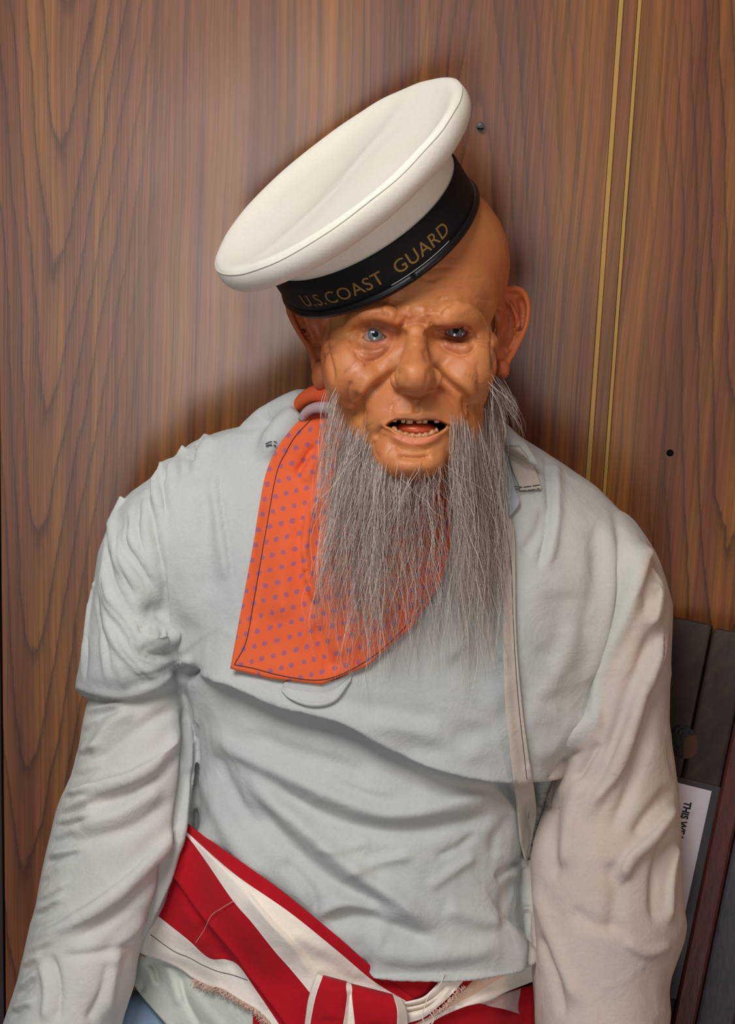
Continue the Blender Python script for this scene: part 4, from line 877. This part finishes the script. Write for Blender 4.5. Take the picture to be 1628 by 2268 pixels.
def fringe(name, pts, n, lng, sprd, r, dep, dirn):
    s = Soup(); P = spline(pts, n)
    for x, y in P[:, :2]:
        d = dep(x, y) - 4; x += rng.normal(0, 1.5); L = lng * rng.uniform(0.5, 1.2); a = dirn + rng.normal(0, sprd)
        b = a + rng.normal(0, 0.7); q = [C(x, y, d), C(x + L * 0.5 * math.cos(a), y + L * 0.5 * math.sin(a), d - 5), C(x + L * (0.5 * math.cos(a) + 0.5 * math.cos(b)), y + L * (0.5 * math.sin(a) + 0.5 * math.sin(b)), d - 2)]
        s.tube(q, r * U, 4)
    return mesh_obj(name, s.verts(), s.F, MAT['fray'], sash, kind='stuff')
fringe('frayed_edge', [(306, 2108), (320, 2116)], 22, 12, 0.5, 0.9, lo_depth, 1.9); fringe('frayed_edge', [(430, 2168), (466, 2185), (490, 2190), (532, 2215), (570, 2237), (600, 2268), (612, 2290)], 230, 17, 0.45, 0.9, lo_depth, 2.0)
# knot
K = [[(704, 2160, 10), (700, 2170, 16), (685, 2212, 18), (677, 2268, 18), (668, 2330, 18)], [(716, 2162, 18), (713, 2172, 40), (700, 2212, 48), (689, 2268, 50), (680, 2330, 50)], [(768, 2176, 18), (766, 2186, 46), (766, 2212, 60), (759, 2268, 62), (750, 2330, 60)],
     [(776, 2180, 18), (779, 2190, 42), (782, 2224, 52), (786, 2268, 54), (788, 2330, 54)], [(868, 2204, 18), (872, 2215, 42), (878, 2238, 54), (878, 2268, 56), (876, 2330, 56)], [(886, 2211, 10), (892, 2221, 14), (899, 2238, 18), (902, 2268, 18), (904, 2330, 18)]]
krl = px_strokes([([(774, 2190), (772, 2230), (770, 2290)], 8, -12, 'g'), ([(735, 2180), (730, 2260)], 18, 8, 'g'), ([(820, 2200), (830, 2270)], 22, 8, 'g')])
cloth('sash_knot', K, [MAT['cream'], MAT['red'], MAT['cream'], MAT['red'], MAT['cream']], 40, 8, sash, lift=48, blur=30, thick=0.002, relief=krl)
# right hand half of the sash
cloth('sash_fold', [[(815, 2148, -20), (860, 2140, -30), (950, 2136, -30), (1015, 2136, -40)], [(812, 2150, 4), (870, 2166, 8), (915, 2170, 8), (960, 2150, 4), (1018, 2138)], [(830, 2180), (900, 2218), (960, 2192), (1015, 2165)]], [MAT['red']] * 2, 40, 8, sash, lift=24, blur=15)
r2 = [[(885, 2222), (934, 2210), (958, 2190), (985, 2158), (1000, 2138, -45)], [(888, 2232), (936, 2222), (966, 2204), (996, 2172), (1014, 2138, -45)], [(892, 2243), (940, 2232), (974, 2212), (1006, 2176), (1028, 2138, -45)], [(895, 2254), (936, 2246), (966, 2226), (998, 2196), (1022, 2165), (1042, 2138, -45)], [(902, 2266), (934, 2256), (958, 2239), (990, 2212), (1020, 2180), (1050, 2138, -45)]]
gr = px_strokes([([(888, 2231), (936, 2221), (966, 2203), (990, 2175)], 4, -14, 'g'), ([(892, 2243), (940, 2231), (972, 2210)], 4, -14, 'g'), ([(890, 2226), (934, 2215), (960, 2196)], 5, 6, 'g'), ([(890, 2238), (938, 2227), (968, 2208)], 5, 6, 'g'), ([(900, 2254), (950, 2238), (1000, 2190)], 9, 6, 'g')])
cloth('sash_fold', r2, [MAT['cream']] * 4, 60, 8, sash, lift=40, blur=15, relief=gr)
cloth('sash_fold', [[(902, 2266), (934, 2256), (958, 2239), (990, 2212), (1020, 2180), (1050, 2138, -45)], [(904, 2275), (958, 2246), (998, 2212), (1032, 2187), (1074, 2138, -45)]], [MAT['red']], 50, 6, sash, lift=36, blur=15)
MAT['peach'] = linen('peach_cotton', srgb(226, 190, 168), srgb(236, 206, 186), 0.2)
r4 = [[(904, 2275), (958, 2246), (998, 2212), (1032, 2187), (1074, 2138, -30), (1130, 2100, -30), (1190, 2085, -30)], [(915, 2276), (965, 2250), (1012, 2222), (1060, 2196), (1110, 2165), (1190, 2125)], [(930, 2280), (983, 2249), (1032, 2229), (1081, 2217), (1120, 2197), (1190, 2170)]]
rr4 = px_strokes([([(1000, 2225), (1050, 2205), (1120, 2150)], 8, -8, 'g'), ([(1030, 2200), (1070, 2170), (1140, 2130)], 8, 7, 'g'), ([(1000, 2237), (1060, 2216), (1140, 2180)], 9, 6, 'g')])
cloth('sash_fold', r4, [MAT['peach'], MAT['cream']], 60, 8, sash, lift=30, blur=15, relief=rr4)
fringe('frayed_edge', [(960, 2252), (985, 2238), (1000, 2222), (1012, 2205), (1030, 2190)], 90, 14, 0.9, 0.9, lambda x, y: torso_depth(x, y) - 42, -2.2)
fringe('frayed_edge', [(1060, 2160), (1100, 2148), (1150, 2140), (1165, 2135)], 80, 10, 1.2, 0.9, lambda x, y: torso_depth(x, y) - 36, 0.4)
cloth('sash_fold', [[(1060, 2222), (1110, 2202), (1150, 2190), (1185, 2180)], [(1075, 2224), (1115, 2222), (1150, 2222), (1180, 2220)], [(1080, 2228), (1120, 2236), (1152, 2246), (1185, 2255)]], [linen('lilac_cotton', srgb(186, 156, 152), srgb(200, 170, 164))] * 2, 24, 6, sash, lift=22, blur=10)
cloth('sash_fold', [[(560, 2235), (640, 2245), (880, 2240), (980, 2235), (1080, 2205), (1185, 2180)], [(560, 2290), (680, 2290), (880, 2290), (980, 2290), (1080, 2290), (1185, 2290)], [(560, 2400), (680, 2400), (880, 2400), (980, 2400), (1080, 2400), (1185, 2400)]], [MAT['red']] * 2, 50, 8, sash, lift=12, blur=15)
# loose white thread loop
s = Soup(); P = spline([(985, 2152, 60), (975, 2180, 60), (950, 2205, 64), (942, 2225, 66), (936, 2245, 68), (938, 2262, 68), (950, 2272, 66), (960, 2262, 66), (958, 2250, 66), (946, 2242, 68), (934, 2246, 68)], 60)
s.tube([C(x, y, torso_depth(x, y) - l) for x, y, l in P], 1.3 * U, 6); mesh_obj('loose_thread', s.verts(), s.F, MAT['white_thread'], sash)
s = Soup(); P = spline([(520, 1994, 0), (490, 2012, 0), (468, 2028, 0), (452, 2060, 0), (432, 2090, 0)], 40); s.tube([C(x, y, torso_depth(x, y) - 62) for x, y, l in P], 0.7 * U, 5); mesh_obj('loose_thread', s.verts(), s.F, MAT['fray'], sash)
# shirt tail under the sash and trousers
tl = px_strokes([([(300, 2120), (330, 2150), (345, 2190)], 9, 14, 'g'), ([(330, 2130), (345, 2148), (352, 2180)], 7, -16, 'g'), ([(370, 2135), (380, 2170), (400, 2230)], 10, 12, 'g'), ([(400, 2150), (412, 2210), (450, 2280)], 8, -14, 'g'), ([(420, 2180), (450, 2230), (500, 2290)], 14, 10, 'g'), ([(295, 2150), (312, 2170), (320, 2200)], 7, -12, 'g')])
cloth('shirt_tail', [[(270, 2085), (308, 2095), (380, 2120), (470, 2160), (560, 2210), (640, 2290)], [(280, 2130), (310, 2150), (365, 2180), (430, 2220), (500, 2260), (590, 2330)], [(288, 2168), (312, 2202), (345, 2242), (390, 2290), (450, 2340), (540, 2400)]], [MAT['tail']] * 2, 70, 14, person, lift=12, blur=15, thick=0.0014, relief=tl, label='pale greenish shirt tail below the sash')
depth_at = _da
def limb(s, P, r, n=24): Q = spline(P, 24); s.tube([C(*p) for p in Q], [U * x for x in np.interp(np.linspace(0, 1, 24), np.linspace(0, 1, len(r)), r)], n)
T = Soup(); fwd = CR.T @ np.array((0, -1.0, 0)); dwn = CR.T @ np.array((0, 0, -1.0))
for hx, kx in ((560, -0.13), (1010, 0.13)):
    h0 = C(hx, 2540, 450); k0 = h0 + fwd * 0.40 + CR.T @ np.array((kx, 0, 0.02)); a0 = k0 + dwn * 0.38 + fwd * 0.03
    T.tube([h0 * (1 - f) + k0 * f for f in np.linspace(0, 1, 10)], np.linspace(0.092, 0.07, 10), 24); T.sphere(k0, (0.07,) * 3); T.tube([k0 * (1 - f) + a0 * f for f in np.linspace(0, 1, 8)], np.linspace(0.068, 0.056, 8), 24)
T.tube([C(450, 2480, 450), C(800, 2500, 450), C(1130, 2480, 450)], [0.09, 0.11, 0.09], 24)
T.ell(320, 2380, 450, 150, 190, 130)
for kx, hx in ((-0.13, 560), (0.13, 1010)):
    a0 = C(hx, 2540, 450) + fwd * 0.43 + CR.T @ np.array((kx, 0, 0.02)) + dwn * 0.38; zf = W(a0)[2]; c0 = a0 + dwn * (zf - 0.045) + fwd * 0.06
    sh = Soup(); M3 = np.stack((np.cross(fwd, dwn), -dwn, fwd), 1); sh.sphere(c0, (0.045, 0.044, 0.13), R=M3); mesh_obj('shoe', sh.verts(), sh.F, MAT['piping'], person)
    T.tube([a0 + dwn * -0.03, a0 + dwn * max(0.0, zf - 0.05)], 0.056, 24)
TVv, TFf = remesh(T, 0.005, 8); mesh_obj('trousers', TVv, TFf, MAT['denim'], person, label='light blue cotton trousers')

# ================================================================== beard
strands = []
def hairs(n, root, tip, sway=8, bow=(0, 0), dr=0, dt=30, lenvar=0.25, r=(0.24, 0.48), curl=3.0, dens=None):
    Rt = spline(root, 60); Tp = spline(tip, 60); nc = max(3, n // 22); clump = Tp[rng.integers(0, 60, nc)] + rng.normal(0, sway, (nc, 2)) + np.stack((np.zeros(nc), rng.normal(0, 45, nc)), 1)
    for _ in range(n):
        f = rng.uniform(0, 1); a = Rt[int(f * 59)] + rng.normal(0, 8, 2); g = np.clip(f + rng.normal(0, 0.10), 0, 1); b = Tp[int(g * 59)].copy() + rng.normal(0, sway, 2)
        q = clump[np.argmin(np.abs(clump[:, 0] - b[0]) + rng.uniform(0, 14, nc))]; b = b + (q - b) * rng.uniform(0.2, 0.9)
        L = 1 - abs(rng.normal(0, lenvar)); b = a + (b - a) * max(0.25, L)
        d0 = skin_depth(*a); d0 = (d0 if d0 is not None and d0 < 120 else 0) + 4 + dr; hang = d0 + 0.22 * max(0, b[1] - a[1]); dep = _da(b[0], b[1]); d1 = min(hang, dep - 10 - abs(rng.normal(0, dt))) if dep < 400 else hang
        m = 18; t_ = np.linspace(0, 1, m); p1 = a + np.array((bow[0] + rng.normal(0, 6), 0.28 * (b[1] - a[1]) + bow[1])); p2 = b - np.array((rng.normal(0, 10), 0.35 * (b[1] - a[1])))
        P = ((1 - t_) ** 3)[:, None] * a + (3 * t_ * (1 - t_) ** 2)[:, None] * p1 + (3 * t_ ** 2 * (1 - t_))[:, None] * p2 + (t_ ** 3)[:, None] * b
        ph = rng.uniform(0, 6.28); w = rng.uniform(1.2, 3.2); P[:, 0] += curl * min(1.0, abs(b[1] - a[1]) / 300) * np.sin(t_ * 6.28 * w + ph) * t_ ** 0.7; P[:, 0] += curl * 0.5 * np.sin(t_ * 3.3 + ph * 3) * t_
        out = 10 * np.sin(math.pi * np.clip(t_ * 2.2, 0, 1)); D = d0 + (d1 - d0) * (t_ ** 1.2) - out + 4 * np.sin(t_ * 5 * w + ph * 2)
        strands.append((np.stack((P[:, 0], P[:, 1], D), 1), rng.uniform(*r), rng.uniform()))
# under the chin
hairs(820, [(850, 1050), (880, 1062), (915, 1068), (950, 1062), (985, 1048)], [(780, 1440), (850, 1490), (905, 1500), (960, 1470), (1010, 1430)], 18, (0, 0), 20, 36, 0.42, curl=10)
# left jaw
hairs(700, [(762, 935), (785, 965), (812, 1000), (838, 1030), (856, 1050)], [(700, 1380), (726, 1460), (770, 1490), (815, 1510), (860, 1490)], 18, (-16, 20), 0, 32, 0.42, curl=10)
hairs(120, [(738, 860), (745, 900), (762, 935)], [(690, 1080), (700, 1180), (715, 1250)], 14, (-14, 10), 0, 20, 0.35)
hairs(70, [(792, 935), (806, 950), (815, 985)], [(770, 1080), (785, 1180), (810, 1260)], 16, (-16, 0), 0, 20, 0.35)
# right moustache end and jaw
hairs(90, [(1000, 900), (1018, 912), (1040, 930)], [(1005, 1250), (1030, 1330), (1060, 1380)], 18, (4, 10), 0, 30, 0.35, curl=7)
hairs(240, [(1045, 930), (1030, 955), (1018, 985), (1006, 1015), (990, 1045)], [(1010, 1500), (1035, 1540), (1060, 1550), (1075, 1510), (1000, 1460)], 16, (10, 10), 0, 32, 0.40, curl=10)
hairs(500, [(1100, 850), (1085, 905), (1068, 950), (1050, 990), (1020, 1020)], [(1112, 1290), (1108, 1450), (1096, 1530), (1066, 1560), (1030, 1520)], 16, (6, 10), 0, 30, 0.42, curl=10)
# sideburn wisps standing off on the right
hairs(130, [(1098, 838), (1104, 850), (1100, 880)], [(1158, 960), (1140, 975), (1105, 1010)], 10, (12, 0), 0, 10, 0.2, curl=4)
# stragglers
hairs(45, [(800, 1010), (860, 1055), (960, 1060), (1010, 1010)], [(700, 1440), (820, 1500), (920, 1440), (1080, 1510)], 26, (0, 0), 0, 30, 0.1, curl=9)
hairs(110, [(780, 960), (850, 1050), (960, 1050), (1040, 990)], [(690, 1150), (800, 1200), (980, 1200), (1110, 1180)], 40, (0, -10), -10, 30, 0.3, curl=16)
hairs(26, [(862, 1040), (905, 1050), (970, 1035)], [(850, 1110), (910, 1130), (960, 1100)], 20, (0, -6), -4, 10, 0.2, curl=6)
Vs, Fs, Cs = [], [], []; off = 0; an = np.arange(3) * 2 * math.pi / 3
for P, r, tone in strands:
    Q = np.array([C(*p) for p in P]); m = len(Q); tg = np.gradient(Q, axis=0); tg /= np.linalg.norm(tg, axis=1, keepdims=True) + 1e-12
    a = np.cross(tg, (0.2, 0.1, 0.97)); a /= np.linalg.norm(a, axis=1, keepdims=True) + 1e-12; b = np.cross(tg, a)
    rad = r * U * np.interp(np.linspace(0, 1, m), (0, 0.12, 0.7, 1), (0.35, 1, 0.9, 0.3))
    Vs.append((Q[:, None, :] + rad[:, None, None] * (np.cos(an)[None, :, None] * a[:, None, :] + np.sin(an)[None, :, None] * b[:, None, :])).reshape(-1, 3))
    i = np.arange(m - 1)[:, None] * 3 + np.arange(3)[None]; j = np.arange(m - 1)[:, None] * 3 + (np.arange(3)[None] + 1) % 3
    Fs.append(np.stack((i, j, j + 3, i + 3), 2).reshape(-1, 4) + off); off += m * 3
    c = np.array(srgb(*((238, 228, 216) if tone > 0.82 else ((196, 180, 168) if tone > 0.45 else ((160, 144, 136) if tone > 0.15 else (108, 94, 88)))))[:3]); Cs.append(np.tile(c, (m * 3, 1)))
t = NT('grey_hair'); v = t.n('ShaderNodeVertexColor', layer_name='pigment'); t.set(Base_Color=v.outputs[0], Roughness=0.42); t.b.inputs['Specular IOR Level'].default_value = 0.5
mesh_obj('beard', np.concatenate(Vs), np.concatenate(Fs), t.m, person, colors=np.concatenate(Cs), kind='stuff', label='long straggly grey beard and side whiskers')

# ================================================================== sailor cap
AN, TAU = math.radians(34.5), math.radians(27)
HA = np.array((-math.sin(AN) * math.cos(TAU), math.cos(AN) * math.cos(TAU), math.sin(TAU))); HR = np.array((math.cos(AN), math.sin(AN), 0.0)); HFv = np.cross(HR, HA)
HB = C(840, 541, -2)
cap_base = W(HB)
cap = empty('sailor_cap', cap_base, label='white flat sailor cap with black lettered ribbon tilted on the bald head', category='cap')
LAT, FB = 0.0880, 0.1020
ROLLT = math.tan(math.radians(4.5))
TIP = math.tan(math.radians(-5.5))
def hp(th, h, r, fr=0.0):
    """point of the cap: th from the front to the right, h up the cap, r outwards in units of the band"""
    x = LAT * r * math.sin(th); y = FB * r * math.cos(th) if r <= 1.02 else (FB + (r - 1.0) * 0.074) * math.cos(th)
    if r > 1.02: x = (LAT + (r - 1.0) * 0.084) * math.sin(th)
    k = min(1, max(0, (h - 0.034) / 0.008)); return HB + HA * (h - TIP * y * k + ROLLT * x * k) + HR * x + HFv * y
def revolve(prof, n=160, wob=None):
    Rg = []
    for j, (r, h) in enumerate(prof):
        Rg.append(np.array([hp(2 * math.pi * i / n, h + (wob(2 * math.pi * i / n, r, j) if wob else 0), r) for i in range(n)]))
    s = Soup(); s.rings(Rg, False)
    if prof[-1][0] < 0.05: s.F.append(tuple(range((len(Rg) - 1) * n, len(Rg) * n)))
    return s
def cwob(th, r, j):
    x, y = math.sin(th) * r, math.cos(th) * r
    if j >= 17:      # sagging top cloth: soft folds running across it
        f = (1.36 - r) / 1.36 if r < 1.36 else 0
        return -0.004 * f + 0.0045 * f * math.sin(x * 2.2 + y * 3.1 + 0.6) + 0.004 * f * math.exp(-((x * 0.45 + y + 0.15) / 0.14) ** 2) + 0.002 * f * noise.noise(Vector((x * 2, y * 2, 0)))
    return 0.0012 * noise.noise(Vector((x * 2.4, y * 2.4, j * 0.2)))
prof = [(0.985, 0.028), (0.99, 0.032), (0.995, 0.036), (1.00, 0.0395), (1.01, 0.0425), (1.05, 0.0445), (1.12, 0.0452), (1.20, 0.0456), (1.29, 0.0470), (1.36, 0.0497), (1.405, 0.0545), (1.425, 0.0600), (1.42, 0.0655), (1.405, 0.0690), (1.395, 0.0698), (1.385, 0.0712), (1.35, 0.0730),
        (1.29, 0.0728), (1.22, 0.0705), (1.12, 0.0675), (1.0, 0.065), (0.8, 0.063), (0.6, 0.062), (0.4, 0.0615), (0.2, 0.0615), (0.03, 0.0615)]
s = revolve(prof, 160, cwob)
s.V[0] = s.V[0]; o = mesh_obj('crown', s.verts(), s.F, MAT['cap_white'], cap); m = o.modifiers.new('sub', 'SUBSURF'); m.levels = 1; m.render_levels = 1
m = o.modifiers.new('thick', 'SOLIDIFY'); m.thickness = 0.0012; m.offset = -1
seam = Soup(); seam.tube([hp(2 * math.pi * i / 200, 0.0695 + cwob(2 * math.pi * i / 200, 1.4, 13), 1.402) for i in range(201)], 0.0005, 6); mesh_obj('seam', seam.verts(), seam.F, plain('cap_seam', srgb(222, 216, 202), 0.8), o)
def closed_rev(prof, n=160): s = revolve(prof + prof[:1], n); return s
rb = closed_rev([(1.004, 0.0015), (1.014, 0.002), (1.016, 0.012), (1.017, 0.024), (1.014, 0.0325), (1.008, 0.034), (0.99, 0.0335), (0.985, 0.018), (0.985, 0.003)])
rib = mesh_obj('ribbon', rb.verts(), rb.F, MAT['ribbon'], cap, label='black cap ribbon lettered U.S. COAST GUARD in gold')
pp = Soup(); pp.tube([hp(2 * math.pi * i / 160, 0.001, 1.006) for i in range(161)], 0.0036, 12); mesh_obj('piping', pp.verts(), pp.F, MAT['piping'], cap)
pe = Soup(); pe.tube([hp(a, 0.0050, 1.0235) for a in np.linspace(-0.2, 0.45, 40)], 0.00028, 5); mesh_obj('ribbon_edge_glint', pe.verts(), pe.F, plain('white_edge_glint', srgb(200, 200, 200), 0.5), cap)  # pale thread painted in as the glint along the ribbon edge
lv, lf = text_mesh('U.S.COAST  GUARD', 0.0160, 1.06, 0.00008)
x0, x1 = lv[:, 0].min(), lv[:, 0].max(); T0, T1 = math.radians(-63), math.radians(29)
L = np.array([hp(T0 + (T1 - T0) * (x - x0) / (x1 - x0), 0.0100 + y * 0.98, 1.0195) for x, y, _ in lv]); mesh_obj('lettering', L, lf, MAT['gold'], rib, smooth=False)
